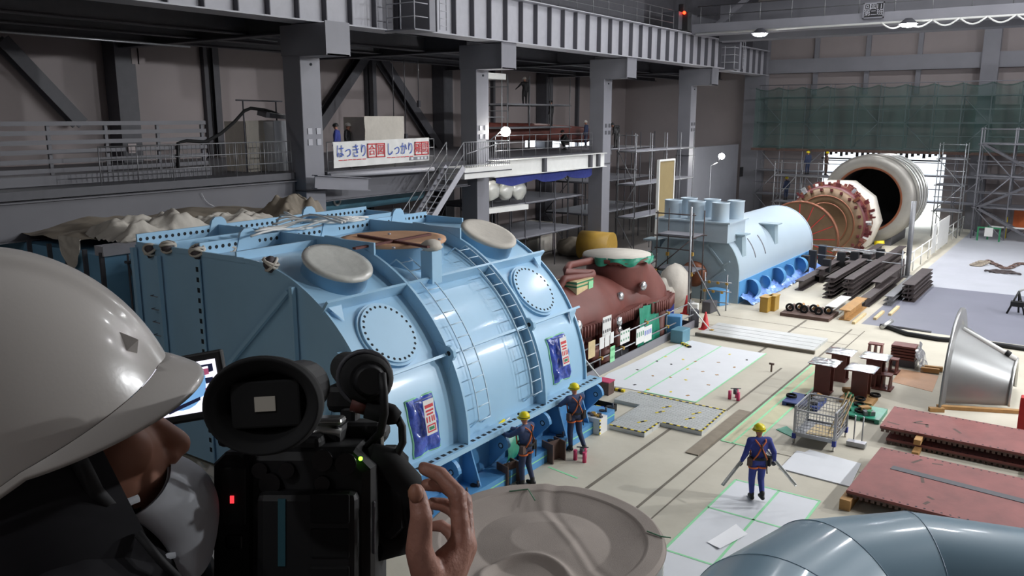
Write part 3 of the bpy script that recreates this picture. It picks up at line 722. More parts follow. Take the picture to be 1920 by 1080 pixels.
# hanging notices on the turbine rail
def kick(x=None): pass
rp = [Vector((-12.72, 21.6, 0)), Vector((-12.72, 23.1, 0)), Vector((-12.72, 24.6, 0)), Vector((-12.72, 26.4, 0)), Vector((-12.72, 28.2, 0)), Vector((-12.72, 30.4, 0))]
t = thing('pit_guard_rail', 'scaffold pipe guard rail with yellow clamps along the red turbine pit', 'railing', (-12.72, 26, 0))
for p in rp:
    m = MB(); m.tube([p, p+Vector((0, 0, 1.2))], .025, 8); m.build('post', 'pipe_grey', t)
for z in (.55, 1.08):
    m = MB(); m.tube([rp[0]+Vector((.06, -.2, z)), rp[-1]+Vector((.06, .2, z))], .025, 8); m.build('rail', 'galv', t)
for p in rp[:-1]:
    for z in (.55, 1.08): m = MB(); m.cbox(p+Vector((.04, 0, z)), (.13, .1, .1)); m.build('clamp', 'yellow_ochre', t)
for y, s in ((21.6, 1), (30.0, 1)):
    m = MB(); m.tube([(-12.66, y, 1.15), (-11.75, y+.3, .05)], .025, 8); m.build('stay', 'white_paint', t); m = MB(); m.cbox((-11.75, y+.3, .07), (.14, .14, .12)); m.build('clamp', 'yellow_ochre', t)
m = MB(); m.box((-12.66, 21.0, .001), (-12.62, 30.8, .3)); one(m, 'kick_plate', ['steel_grey'], 'dull metal kick plate along the pit edge', 'kick plate')
def placard(px0, py0, px1, py1, x, mt, lab, ink=None, rows=2):
    a, c = AX(px0, py0, x), AX(px1, py1, x); t = thing('notice', lab, 'sign', (x, (a.y+c.y)/2, min(a.z, c.z)), 0)
    m = MB(); m.box((x, a.y, c.z), (x+.012, c.y, a.z)); m.build('sheet', mt, t)
    if ink:
        m = MB()
        for k in range(rows):
            z1 = a.z-(a.z-c.z)*(k+.25)/rows; z0 = z1-(a.z-c.z)*.3/rows; n = 4
            for j in range(n): y0 = a.y+(c.y-a.y)*(j+.2)/n; m.quad((x+.015,y0,z0),(x+.015,y0+(c.y-a.y)*.45/n,z0),(x+.015,y0+(c.y-a.y)*.45/n,z1),(x+.015,y0,z1))
        m.build('writing', ink, t)
X_ = -12.62
placard(1130, 596, 1145, 628, -12.9, 'white_paint', 'tall white notice with big black marks on the red turbine', 'black_ink', 2)
placard(1103, 642, 1115, 668, X_, 'timber_pale', 'pale notice hanging at the near end of the pit rail')
placard(1124, 634, 1132, 652, X_, 'white_paint', 'first of three narrow white papers on the pit rail')
placard(1134, 629, 1142, 647, X_, 'white_paint', 'second of three narrow white papers on the pit rail')
placard(1144, 624, 1150, 642, X_, 'white_paint', 'third of three narrow white papers on the pit rail')
placard(1163, 622, 1180, 639, X_, 'white_paint', 'white notice with a yellow striped edge on the pit rail', 'green_paint', 2)
placard(1193, 618, 1207, 640, X_, 'white_paint', 'white notice with green mark, left of a pair on the rail', 'green_paint', 1)
placard(1208, 614, 1221, 636, X_, 'white_paint', 'white notice with blue mark, right of a pair on the rail', 'blue_ink', 1)
placard(1144, 651, 1152, 676, X_, 'green_tape', 'pale green notice hanging low on the pit rail', 'green_paint', 2)
# ================================================================ GENERATOR
gy0, gy1, GR, gz = 35.9, 47.4, 2.02, 1.3
gen = thing('generator', 'pale blue-white round generator with stub chimneys and a boxed top', 'generator', (-14.8, 41.5, 0))
m = MB(); m.grid(lambda u, v: (AXX+GR*math.cos(PI*(1.0-v)*1.0), gy0+(gy1-gy0)*u, gz+GR*math.sin(PI*(1-v))), 1, 48)
m.quad((AXX+GR,gy0,gz),(AXX+GR,gy1,gz),(AXX+GR,gy1,.0),(AXX+GR,gy0,.0)); m.quad((AXX-GR,gy0,gz),(AXX-GR,gy1,gz),(AXX-GR,gy1,0),(AXX-GR,gy0,0))
m.build('barrel', 'gen_white', gen)
arc = [(AXX+GR*math.cos(R(a)), gz+GR*math.sin(R(a))) for a in range(0, 181, 6)]
for y, th, nm in ((gy0-.06, .12, 'end_shield'), (gy1-.05, .1, 'end_shield')):
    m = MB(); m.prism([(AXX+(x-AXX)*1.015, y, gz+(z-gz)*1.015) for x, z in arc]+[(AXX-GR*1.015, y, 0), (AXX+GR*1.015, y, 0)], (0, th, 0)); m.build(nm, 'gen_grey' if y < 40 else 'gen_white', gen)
m = MB(); m.lathe([(.55, 0), (.6, -.25), (.3, -.4), (.0, -.4)], (AXX+.0, gy0-.06, gz-.1), (0, 1, 0), 24); o = m.build('shaft_end', 'copper', gen)
for a, b_ in (((-1.3, 2.2), (-.3, 2.9)), ((.5, 2.6), (1.3, 1.7)), ((1.3, 1.7), (1.6, 1.9)), ((-1.5, .9), (-.7, .4)), ((.7, .9), (1.4, 1.5))):
    m = MB(); m.beam((AXX+a[0], gy0-.1, a[1]), (AXX+b_[0], gy0-.1, b_[1]), .08, .06, 0, (0, 1, 0)); m.build('shield_rib', 'gen_grey', gen)
tb0, tb1 = AY(1240, 448, 35.6), AY(1374, 452, 35.6)
bx0, bx1, bz0, bz1 = -16.65, -13.25, 2.75, 3.62
m = MB(); m.box((bx0, 35.5, bz0), (bx1, 37.7, bz1)); m.build('top_box', 'gen_white', gen)
m = MB(); m.box((bx0-.1, 35.4, bz1), (bx1+.12, 37.8, bz1+.06)); m.build('top_box_lid', 'gen_white', gen)
for i, x in enumerate((-16.1, -14.95, -13.8)):
    for j, y in enumerate((35.95, 37.25)):
        m = MB(); m.lathe([(.39, bz1+.05), (.39, bz1+.85), (.42, bz1+.88), (.34, bz1+.9), (.34, bz1+.3)], (x+j*.22, y, 0), (0, 0, 1), 24); m.build('chimney_tube', 'gen_white', gen)
for y in (36.6, 41.2):
    m = MB(); a = 42; p = Vector((AXX+GR*math.cos(R(a)), y, gz+GR*math.sin(R(a))))
    m.prism([p+Vector((-.45, 0, .35)), p+Vector((.32, 0, .35)), p+Vector((.4, 0, -.85)), p+Vector((-.05, 0, -.1))], (0, .5, 0)); m.cbox((p.x+.02, y+.25, p.z+.38), (.95, .75, .06)); m.build('lifting_trunnion', 'gen_grey', gen)
for y in (38.2, 39.6):
    m = MB(); m.tube([(AXX+(GR+.01)*math.cos(R(a)), y, gz+(GR+.01)*math.sin(R(a))) for a in range(14, 46, 4)], .03, 6); m.build('rib_bar', 'steel_grey', gen)
m = MB(); m.box((AXX+GR, gy0, .0), (AXX+GR+.05, gy1, 1.0)); m.build('foot_plate', 'base_blue', gen)
for k in range(6):
    y = gy0+1.0+k*1.85; m = MB(); m.lathe([(.42, -.12), (.42, .12), (.3, .13), (.01, .13)] if k % 2 == 0 else [(.3, -.05), (.3, .05), (.01, .06)], (AXX+GR+.3, y, .58), (.25, 1, 0), 18); m.cbox((AXX+GR+.2, y+.2, .5), (.4, .05, .7)); m.build('foot_lug', 'base_blue', gen)
m = MB(); m.grid(lambda u, v: (AXX+GR+.12+v*.62+.1*noise.noise(Vector((u*40, v*5, 1))), gy0+(gy1-gy0)*u, .34-.3*v+.16*noise.noise(Vector((u*46, v*6, 4)))), 110, 8); one(m, 'blue_sheeting', ['blue_sheet'], 'crumpled glossy blue sheet along the foot of the generator', 'plastic sheet')
for x in (-16.95,): m = MB(); m.cbox((x-.15, 36.2, 2.55), (.8, .8, .08)); m.cbox((x+.05, 36.2, 2.1), (.4, .5, .9)); m.build('side_bracket', 'gen_grey', gen)
# ================================================================ COPPER COLOURED SHIELD AND ROTOR HOUSING BEYOND
cp = thing('copper_shield_ring', 'big copper coloured disc with red markings, beside the generator', 'shield ring', (-14.6, 50.3, 0))
cx_, cy_, cz_ = -14.35, 50.3, 1.08
m = MB(); m.lathe([(2.25, 0), (2.25, .18), (.4, .2)], (cx_, cy_, cz_), (0, 1, 0), 48); m.lathe([(.01, 0), (2.25, 0)], (cx_, cy_, cz_), (0, 1, 0), 48); m.build('disc', 'copper_face', cp)
m = MB(); m.lathe([(2.2, -.03), (2.3, -.03), (2.3, .2), (2.2, .2)], (cx_, cy_, cz_), (0, 1, 0), 48); m.build('rim', 'copper', cp)
for k in range(7):
    m = MB(); a = R(-40+22*k); m.beam((cx_+.8*math.cos(a), cy_-.01, cz_+.8*math.sin(a)), (cx_+2.1*math.cos(a), cy_-.01, cz_+2.1*math.sin(a)), .04, .02, 0, (0, 1, 0)); m.build('red_mark', 'red', cp)
for k in range(3): m = MB(); m.lathe([(1.75-.05*k, .3+k*.28), (1.85-.05*k, .3+k*.28), (1.85-.05*k, .45+k*.28), (1.75-.05*k, .45+k*.28)], (cx_, cy_, cz_), (0, 1, 0), 40); m.build('band', 'steel_dark' if k != 1 else 'maroon', cp)
m = MB(); m.lathe([(1.65, .2), (1.65, 1.3)], (cx_, cy_, cz_), (0, 1, 0), 40); m.build('hub', 'copper', cp)
m = MB(); m.box((cx_-1.6, cy_-.2, 0), (cx_+1.6, cy_+1.2, .05)); m.box((cx_-1.3, cy_-.1, 0), (cx_-.9, cy_+1, cz_-1.7)); m.build('cradle', 'maroon', cp)
st = thing('stator_housing', 'copper and white round housing studded with red fittings, before the big ring', 'stator', (-13.9, 55, 0))
sx, sy, sz, sr = -13.75, 53.4, 1.72, 2.62
m = MB(); m.lathe([(.01, .02), (1.2, .02), (1.25, -.05), (2.2, 0), (2.25, .3)], (sx, sy, sz), (0, 1, 0), 48); m.build('end_plate', 'copper_face', st)
m = MB(); m.lathe([(2.4, .9), (2.4, 2.6)], (sx, sy, sz), (0, 1, 0), 12); m.build('core', 'copper', st)
m = MB(); m.lathe([(2.2, .3), (2.35, .35), (2.35, .75), (2.4, .9)], (sx, sy, sz), (0, 1, 0), 48); m.build('band', 'maroon', st)
m = MB(); m.lathe([(2.3, 2.2), (sr, 2.25), (sr, 3.9), (2.2, 4.0), (.1, 4.0)], (sx, sy, sz), (0, 1, 0), 10); m.build('white_wrap', 'tarp_white', st)
random.seed(11)
for k in range(75):
    a = R(-60+k*3.3); yy = sy+random.choice((.1, .5, .9, 1.4, 1.8)); r_ = 2.4+.08*random.random(); m = MB()
    m.cbox((0, 0, 0), (.08+.16*random.random(), .1+.22*random.random(), .1+.3*random.random()), 0, 0, Matrix.Rotation(-a+PI/2, 4, 'Y'))
    for v in m.v: v += Vector((sx+r_*math.cos(a), yy, sz+r_*math.sin(a)))
    m.build('fitting', random.choice(('maroon', 'maroon', 'maroon', 'primer_red', 'foil', 'copper', 'white_paint')), st)
for rr_ in (1.3, 1.75):
    m = MB(); m.lathe([(rr_, -.06), (rr_+.06, -.06), (rr_+.06, .04)], (sx, sy, sz), (0, 1, 0), 48); m.build('ring_bead', 'copper', st)
for k in range(22): a = 2*PI*k/22; m = MB(); m.cbox((sx+2.15*math.cos(a), sy-.06, sz+2.15*math.sin(a)), (.16, .1, .16), 0, 0); m.build('clamp_block', 'maroon', st)
m = MB(); m.box((sx-1.5, sy+.3, 0), (sx-1.1, sy+2.4, .6)); m.build('saddle', 'maroon', st)
m = MB(); m.box((sx+1.1, sy+.3, 0), (sx+1.5, sy+2.4, .6)); m.build('saddle', 'maroon', st)
p = AX(1648, 457, -11.2); m = MB(); m.cyl((p.x-.25, p.y, p.z), (p.x+.3, p.y, p.z+.06), .17, 14); m.cbox((p.x-.1, p.y, p.z-.4), (.12, .12, .6)); one(m, 'yellow_hoist', ['yellow'], 'small yellow hoist motor beside the stator housing', 'hoist')
# ================================================================ BIG RING AT THE DOORWAY
rg = thing('stator_frame_ring', 'huge pale hollow cylinder ring lying in the bright doorway', 'ring', (-12.3, 60, 0))
RX, RY, RZ = -12.35, 58.0, 2.95
m = MB(); m.lathe([(2.05, .1), (2.1, 0), (2.72, 0), (2.9, .2), (2.9, .7), (2.78, .75), (2.78, 1.2), (2.92, 1.25), (2.92, 1.5), (2.75, 1.55), (2.75, 5.5)], (RX, RY, RZ), (0, 1, 0), 64); m.build('outer_shell', 'silver_sheet', rg)
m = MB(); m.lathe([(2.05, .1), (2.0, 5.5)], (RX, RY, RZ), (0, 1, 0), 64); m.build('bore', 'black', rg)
m = MB(); m.lathe([(2.0, .09), (2.12, -.02), (2.16, .01)], (RX, RY, RZ), (0, 1, 0), 64); m.build('lip', 'copper', rg)
for yy in (2.3, 3.2, 4.2, 5.0): m = MB(); m.lathe([(2.74, yy), (2.84, yy), (2.84, yy+.12), (2.74, yy+.12)], (RX, RY, RZ), (0, 1, 0), 64); m.build('hoop', 'silver', rg)
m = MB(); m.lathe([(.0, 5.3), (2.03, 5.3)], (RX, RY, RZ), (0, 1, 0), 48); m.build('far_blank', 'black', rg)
for x in (-13.8, -10.9): m = MB(); m.box((x-.2, 58.3, 0), (x+.2, 63, .75)); m.build('skid', 'steel_dark', rg)
# ================================================================ FLOOR COVERINGS AND THINGS ON THE FLOOR
def slab(name, pts, z0, z1, mt, label, cat, group=None, bevel=0):
    m = MB(); m.prism([(x, y, z0) for x, y in pts], (0, 0, z1-z0)); return one(m, name, [mt], label, cat, group, bevel=bevel)
def strip_tape(t, x0, y0, x1, y1, wd, z, mt='green_tape', name='tape'):
    m = MB(); a, c = Vector((x0, y0, z)), Vector((x1, y1, z)); m.beam(a, c, wd, .003); return m.build(name, mt, t)
t = thing('protective_sheet', 'wide white protective sheet on the floor, right of two beside the turbine pit', 'floor sheet', (-9.8, 25.5, 0))
m = MB(); m.box((-10.68, 22.3, .002), (-9.02, 28.6, .012)); m.build('sheet', 'white_sheet', t)
for a in ((-10.7, 22.3, -10.7, 28.6), (-9.02, 22.3, -9.02, 28.6), (-10.7, 22.3, -9.02, 22.3)): strip_tape(t, *a, .05, .014)
t2 = thing('protective_sheet', 'white protective sheet with ragged edge beside the turbine pit rail, left of two', 'floor sheet', (-11.5, 25.5, 0))
m = MB(); m.prism([(-10.72, 22.3, .002), (-10.72, 28.55, .002), (-11.9, 28.75, .002), (-12.3, 27.3, .002), (-12.35, 26.0, .002), (-12.4, 24.4, .002), (-12.5, 23.3, .002), (-12.3, 22.2, .002)], (0, 0, .01)); m.build('sheet', 'white_sheet', t2)
strip_tape(t2, -11.75, 23.0, -11.9, 28.4, .05, .014)
random.seed(3)
for k in range(22):
    x = -9.4-.62*(k % 5)+random.uniform(-.12, .12); y = 22.7+1.25*(k//5)+random.uniform(-.3, .3); tt = t if x > -10.68 else t2
    if x < -12: continue
    m = MB(); m.cbox((x, y, .016), (.11, .07, .006), 0, random.uniform(0, 3)); m.build('tape_mark', random.choice(('black', 'yellow', 'timber')), tt)
def hazard(name, p, q, label):
    m = MB(); p, q = Vector(p), Vector(q); n = max(4, int((q-p).length/.09)); 
    for k in range(n): m.beam(p.lerp(q, k/n), p.lerp(q, (k+1)/n), .12, .06, k % 2)
    o = one(m, name, ['yellow', 'black'], label, 'hazard strip'); return o
hazard('hazard_strip', (-12.15, 28.2, .04), (-11.55, 27.75, .04), 'black and yellow striped strip at the far corner of the white sheet')
hazard('hazard_strip', (-11.9, 21.9, .04), (-11.2, 21.95, .04), 'black and yellow striped strip at the near corner of the white sheet')
# aluminium deck planks
for k in range(6):
    y = 18.95+k*.49; x1 = -9.05 if k < 2 else -7.82-.02*k; x0 = -10.15 if k > 0 else -10.1
    if k > 3: x0 = -11.0
    t = thing('deck_plank', ['nearest short aluminium deck plank beside the blue casing foot', 'second short aluminium deck plank of the stepped walkway', 'first long aluminium deck plank of the stepped walkway', 'second long aluminium deck plank of the stepped walkway', 'third long aluminium deck plank of the stepped walkway', 'farthest aluminium deck plank, next to the white sheets'][k], 'plank', ((x0+x1)/2, y+.24, 0), 0)
    m = MB(); m.box((x0, y, 0), (x1, y+.475, .11))
    for g in range(5): m.box((x0+.02, y+.05+g*.085, .11), (x1-.02, y+.075+g*.085, .116))
    m.build('plank', 'alu', t)
    def dash(a, c):
        m = MB(); a, c = Vector(a), Vector(c); n = int((c-a).length/.1)
        for j in range(n): m.beam(a.lerp(c, j/n), a.lerp(c, (j+.9)/n), .05, .012, j % 2, (0, 0, 1))
        m.build('edge_tape', ['yellow', 'black'], t)
    dash((x1-.03, y+.02, .12), (x1-.03, y+.46, .12))
    if k in (0, 2): dash((x0 if k == 0 else -9.0, y+.03, .12), (x1, y+.03, .12))
    if k == 5: dash((x0+.3, y+.45, .12), (x1, y+.45, .12))
    if k in (1, 3, 4):
        for xx in (x1-.7, x1-1.6) if k > 1 else (x1-.5,): dash((xx, y+.1, .12), (xx+.15, y+.4, .12))
for k in range(4):
    y = 29.7+k*.5; slab('deck_plank', [(-12.0, y), (-7.7, y), (-7.7, y+.47), (-12.0, y+.47)], 0, .1, 'alu', ['long deck plank crossing the floor beyond the white sheets, nearest of four', 'second of four deck planks beyond the white sheets', 'third of four deck planks beyond the white sheets', 'farthest of four deck planks beyond the white sheets'][k], 'plank', 'far deck planks')
slab('channel_cover', [(-12.1, 29.5), (-7.6, 29.5), (-7.6, 29.62), (-12.1, 29.62)], 0, .12, 'groove', 'dark steel edge channel along the far deck planks', 'channel')
slab('floor_board', [(-7.74, 18.6), (-7.4, 18.6), (-7.4, 22.4), (-7.74, 22.4)], 0, .03, 'board_grey', 'narrow brown floor board at the end of the deck planks', 'board')
t = thing('floor_mat', 'long pale strip of floor sheet edged with green tape', 'floor sheet', (-6.95, 23.5, 0)); m = MB(); m.box((-7.3, 19.9, .001), (-6.55, 28.5, .008)); m.build('sheet', 'strip_pale', t)
for x in (-7.3, -7.0, -6.55): strip_tape(t, x, 19.9, x, 28.5, .06, .01)
strip_tape(t, -7.3, 19.9, -6.55, 19.9, .06, .01)
t = thing('floor_mat', 'pale floor sheet outlined in green tape under the walking worker', 'floor sheet', (-5.2, 15.9, 0)); m = MB(); m.box((-6.13, 12.5, .001), (-4.22, 17.8, .006)); m.build('sheet', 'white_sheet', t)
for a in ((-6.13, 12.5, -6.13, 17.8), (-4.22, 12.5, -4.22, 17.8), (-5.12, 12.5, -5.12, 17.8), (-6.13, 17.8, -4.22, 17.8), (-6.13, 16.1, -4.22, 16.1), (-6.13, 13.9, -4.22, 13.9)): strip_tape(t, *a, .055, .009)
for a, lab in (((-10.1, 15.9, -9.2, 15.75), 'short line of green tape across the floor near the dark block'), ((-9.9, 14.6, -9.0, 14.3), 'short line of green tape near the feet of a worker')):
    m = MB(); m.beam((a[0], a[1], .003), (a[2], a[3], .003), .06, .003); one(m, 'floor_tape', ['green_tape'], lab, 'tape')
slab('white_board', [(-5.48, 18.98), (-5.47, 20.3), (-5.28, 20.32), (-5.22, 20.55), (-3.95, 20.4), (-3.85, 18.9)], .002, .03, 'white_sheet', 'large white board lying on the floor by the red plates', 'board')
p = [G(*q) for q in ((1326, 1018), (1380, 984), (1402, 1005), (1350, 1032))]
m = MB(); m.grid(lambda u, v: (p[0].lerp(p[1], u)).lerp(p[3].lerp(p[2], u), v)+Vector((0, 0, .015+.03*(u-.5)**2*(1-v)+.03*v*v)), 8, 8); one(m, 'white_paper', ['paper'], 'curling white paper lying on the taped sheet near the tank', 'paper')
slab('brown_paper', [tuple(G(*q)[:2]) for q in ((1672, 716), (1690, 692), (1760, 705), (1748, 735))], .001, .008, 'plywood', 'thin brownish sheet lying on the floor left of the metal cone', 'floor sheet')
slab('green_mat', [tuple(G(*q)[:2]) for q in ((1455, 806), (1475, 800), (1490, 812), (1484, 820))], .001, .02, 'green_vinyl', 'small green mat beside the wire cage trolley', 'mat')
# plates of red primer on timbers
def red_plate(name, o, ex, L_, W, z, label, strip=False):
    ex = Vector((math.cos(ex), math.sin(ex), 0)); ey = Vector((-ex.y, ex.x, 0)); o = Vector((*o, z)); t = thing(name, label, 'steel plate', tuple(o+ex*L_/2+ey*W/2), 0)
    m = MB(); m.prism([o, o+ex*L_, o+ex*L_+ey*W, o+ey*W], (0, 0, .06)); m.build('plate', 'plate_red', t)
    b = MB(); n = int(L_/.16)
    for k in range(n):
        for e in (.07, W-.07): b.disc(o+ex*(.1+k*.16)+ey*e+Vector((0, 0, .061)), (0, 0, 1), .025, 8)
    b.build('edge_holes', 'hole', t)
    m = MB(); n = int(L_/.12); ol = [o+Vector((0, 0, -.001)), ]
    for k in range(n): ol += [o+ex*(.03+k*.12)+Vector((0, 0, -.03)), o+ex*(.03+k*.12)+Vector((0, 0, -.09)), o+ex*(.1+k*.12)+Vector((0, 0, -.09)), o+ex*(.1+k*.12)+Vector((0, 0, -.03))]
    ol += [o+ex*L_+Vector((0, 0, -.001))]; m.prism(ol, ey*.05); m.build('toothed_edge', 'rust', t)
    if strip: m = MB(); m.beam(o+ex*.5+ey*(W*.62)+Vector((0, 0, .065)), o+ex*L_+ey*(W*.5)+Vector((0, 0, .065)), .22, .012); m.build('dark_strip', 'steel_dark', t)
    m = MB(); 
    for k in range(5): c = o+ex*random.uniform(.2, L_*.4)+ey*random.uniform(.3, W-.3)+Vector((0, 0, .0615)); m.cbox(c, (random.uniform(.15, .4), .07, .001), 0, random.uniform(0, 3))
    m.build('scuff', 'rust', t)
    return ex, ey, o
ang = 0.0
ex, ey, o = red_plate('red_plate', (-3.72, 17.9), -.03, 6.0, 3.0, .3, 'large red primer plate with a long dark strip, lying alone on timbers', True)
for k, (a, w_) in enumerate(((.05, 3.0), (2.0, 2.9), (4.0, 2.9))):
    m = MB(); c = o+ex*a; c.z = .12; m.beam(c-ey*.25, c+ey*w_, .22, .24); one(m, 'timber_bearer', ['timber'], ['wooden bearer under the left end of the nearest red plate', 'second wooden bearer under the nearest red plate', 'third wooden bearer under the nearest red plate'][k], 'timber')
red_plate('red_plate', (-3.75, 22.15), ang, 5.8, 1.75, .1, 'lower red primer plate of the stack beside the metal cone')
ex, ey, o = red_plate('red_plate', (-3.93, 22.2), ang, 6.0, 1.8, .38, 'upper red primer plate of the stack beside the metal cone')
for k, a in enumerate((.95, 3.6)):
    m = MB(); c = o+ex*a; c.z = .31; m.beam(c-ey*.35, c+ey*1.7, .16, .13); one(m, 'timber_block', ['timber'], ['wooden block sticking out between the two stacked red plates', 'second wooden block between the stacked red plates'][k], 'timber')
    m = MB(); c = o+ex*a; c.z = .05; m.beam(c-ey*.5, c+ey*1.6, .16, .1); one(m, 'timber_block', ['timber'], ['lowest wooden block under the stacked red plates, left', 'lowest wooden block under the stacked red plates, right'][k], 'timber')
m = MB(); a = G(1905, 812); m.box((a.x, a.y, 0), (a.x+.8, a.y+.3, 1.0)); one(m, 'hoarding', ['red'], 'bright red upright board behind the stacked red plates', 'panel', bevel=.02)
# half cone of bare metal standing on timbers
t = thing('metal_cone', 'silver half cone casing with a wide flange, standing on timbers', 'cone', (-2.2, 28, 0))
c0, c1, Yc = -3.0, -1.4, 28.05
m = MB()
def cone(off):
    def f(u, v):
        r = 1.9+(1.08-1.9)*u-off; a = PI*v; return (c0+(c1-c0)*u, Yc-r*math.cos(a), .1+r*1.04*math.sin(a))
    return f
m.grid(cone(0), 10, 40); m.grid(cone(.05), 10, 40); m.build('shell', 'cone_steel', t)
m = MB(); m.lathe([(1.82, .0), (2.2, -.07), (2.46, -.04), (2.46, .03), (2.2, .0), (1.82, .07), (1.82, 0)], (c0, Yc, .1), (1, 0, 0), 40, 0, 0, PI, ref=(0, 1, 0)); m.build('large_flange', 'cone_steel', t)
m = MB(); m.lathe([(1.0, -.03), (1.16, -.03), (1.16, .03), (1.0, .03), (1.0, -.03)], (c1, Yc, .1), (1, 0, 0), 32, 0, 0, PI, ref=(0, 1, 0)); m.build('small_flange', 'silver', t)
m = MB(); m.tube([(c0+.12, Yc-.2, 1.98), (c1-.02, Yc-.1, 1.25)], .09, 12); m.build('ridge_tube', 'white_paint', t)
m = MB(); m.tube([(c1-.3, Yc-.12, 1.43), (c1-.18, Yc-.12, 1.36)], .1, 12); m.build('black_band', 'black', t)
m = MB(); m.beam((c0-.1, Yc-2.2, .05), (c1+.6, Yc-1.15, .05), .16, .1); one(m, 'timber_bearer', ['timber'], 'long wooden bearer under the near edge of the metal cone', 'timber')
m = MB(); m.beam((c0-.25, Yc-2.6, .06), (c0+.1, Yc-2.4, .06), .14, .12); one(m, 'timber_bearer', ['timber'], 'short wooden block at the flange foot of the metal cone', 'timber')
# red-brown pedestals with foil tops
def pedestal(px, py, h, lab, w_=.46):
    b = G(px, py); t = thing('steel_pedestal', lab, 'pedestal', tuple(b), 0)
    x, y = b.x, b.y; m = MB(); m.ibeam((x, y, .02), (x, y, h), w_, w_, .03, 0, (0, 1, 0)); m.build('post', 'primer_red', t); m = MB(); m.box((x-.25, y-.25, 0), (x+.25, y+.25, .03)); m.build('foot', 'primer_red', t)
    m = MB(); m.box((x-.38, y-.38, h), (x+.38, y+.38, h+.05)); m.build('head_plate', 'primer_red', t)
    m = MB(); m.grid(lambda u, v: (x+(u-.5)*.84, y+(v-.5)*.84, h+.06+.02*noise.noise(Vector((u*5, v*5, px)))-.1*max(0, abs(u-.5)*2-.9)*10*.12-.1*max(0, abs(v-.5)*2-.9)), 10, 10); o = m.build('foil_cover', 'foil', t); o['label'] = 'silver foil wrapped over the head plate'
pedestal(1543, 735, .92, 'red-brown pedestal with foil top behind the cage, front left'); pedestal(1612, 748, .92, 'red-brown pedestal with foil top behind the cage, front right')
pedestal(1573, 712, .9, 'foil topped red-brown pedestal, back left of the four'); pedestal(1638, 722, .9, 'foil topped red-brown pedestal, back right of the four')
def bracket_block(px, py, lab):
    b = G(px, py); t = thing('steel_bracket', lab, 'bracket', tuple(b), 0); x, y = b.x, b.y
    m = MB(); m.box((x-.28, y-.28, 0), (x+.28, y+.28, .05)); m.build('base_plate', 'primer_red', t)
    for dx in (-.2, 0, .2): m = MB(); m.prism([(x+dx-.02, y-.25, .05), (x+dx-.02, y+.25, .05), (x+dx-.02, y+.2, .42), (x+dx-.02, y-.1, .42)], (.04, 0, 0)); m.build('web', 'primer_red', t)
    m = MB(); m.box((x-.24, y-.1, .42), (x+.24, y+.22, .46)); m.build('top_plate', 'primer_red', t)
bracket_block(1640, 668, 'small red ribbed bracket standing behind the pedestals'); bracket_block(1668, 697, 'small red ribbed bracket right of the pedestals'); bracket_block(1655, 728, 'small red ribbed bracket nearest the floor sheet')
b = G(1690, 688)
for k in range(5):
    m = MB(); m.cbox((b.x, b.y+.3, .28+k*.1), (.75, .6, .07)); one(m, 'steel_pack', ['primer_red'], ['lowest', 'second', 'third', 'fourth', 'topmost'][k]+' red slab of the stack next to the foil sheet', 'steel slab', 'stack of red slabs')
m = MB(); m.cbox((b.x, b.y+.3, .12), (.8, .6, .24)); one(m, 'steel_block', ['steel_dark'], 'dark block under the stack of red slabs', 'block')
m = MB(); m.grid(lambda u, v: (b.x+.42+.28*v+.08*noise.noise(Vector((u*5, v*5, 0))), b.y-.35+u*1.0, .75*(1-v)*(.7+.3*u)+.08*noise.noise(Vector((u*6, v*6, 3)))+.06), 12, 12); one(m, 'foil_sheet', ['foil'], 'crumpled silver foil sheet leaning on the red slabs', 'foil')
for dx in (0, .3): m = MB(); m.cbox((b.x+.9+.2*dx, b.y-.2+dx, .1), (.55, .13, .14), 0, .2); one(m, 'timber_block', ['timber'], 'wooden block in front of the foil sheet' if dx == 0 else 'wooden block just behind the one at the foil sheet', 'timber')
# wire cage trolley
cx0_, cx1_, cy0_, cy1_ = -5.72, -4.72, 20.85, 22.05
t = thing('cage_trolley', 'grey wire mesh cage trolley on castors in front of pedestals', 'trolley', (-5.22, 21.45, 0))
for x in (cx0_, cx1_):
    for y in (cy0_, cy1_):
        m = MB(); m.box((x-.03, y-.03, .16), (x+.03, y+.03, 1.02)); m.build('corner_post', 'galv', t)
        m = MB(); m.cbox((x, y, .2), (.09, .09, .14)); o = m.build('corner_shoe', 'coverall', t)
        m = MB(); m.cyl((x-.02, y, .06), (x+.02, y, .06), .06, 14); m.cbox((x, y, .12), (.03, .06, .1)); m.build('castor', 'tarp_white', t)
def mesh_side(p, q, z0, z1):
    p, q = Vector(p), Vector(q); m = MB(); n = int((q-p).length/.075)
    for k in range(n+1): a = p.lerp(q, k/n); m.tube([a+Vector((0, 0, z0)), a+Vector((0, 0, z1))], .006, 4, cap=False)
    for k in range(8): z = Vector((0, 0, z0+(z1-z0)*k/7)); m.tube([p+z, q+z], .008, 4, cap=False)
    for z in (z0, z1): m.beam(p+Vector((0, 0, z)), q+Vector((0, 0, z)), .03, .04)
    m.build('mesh_panel', 'galv', t)
mesh_side((cx0_, cy0_, 0), (cx1_, cy0_, 0), .28, .9); mesh_side((cx1_, cy0_, 0), (cx1_, cy1_, 0), .28, 1.0); mesh_side((cx1_, cy1_, 0), (cx0_, cy1_, 0), .28, 1.0); mesh_side((cx0_, cy1_, 0), (cx0_, cy0_, 0), .28, 1.0)
m = MB(); m.box((cx0_, cy0_, .2), (cx1_, cy1_, .26)); m.build('floor_pan', 'galv', t)
slab('cardboard', [(cx0_+.25, cy0_+.15), (cx1_-.1, cy0_+.2), (cx1_-.15, cy1_-.2), (cx0_+.3, cy1_-.25)], .262, .28, 'timber_pale', 'brown board lying inside the wire cage trolley', 'board')
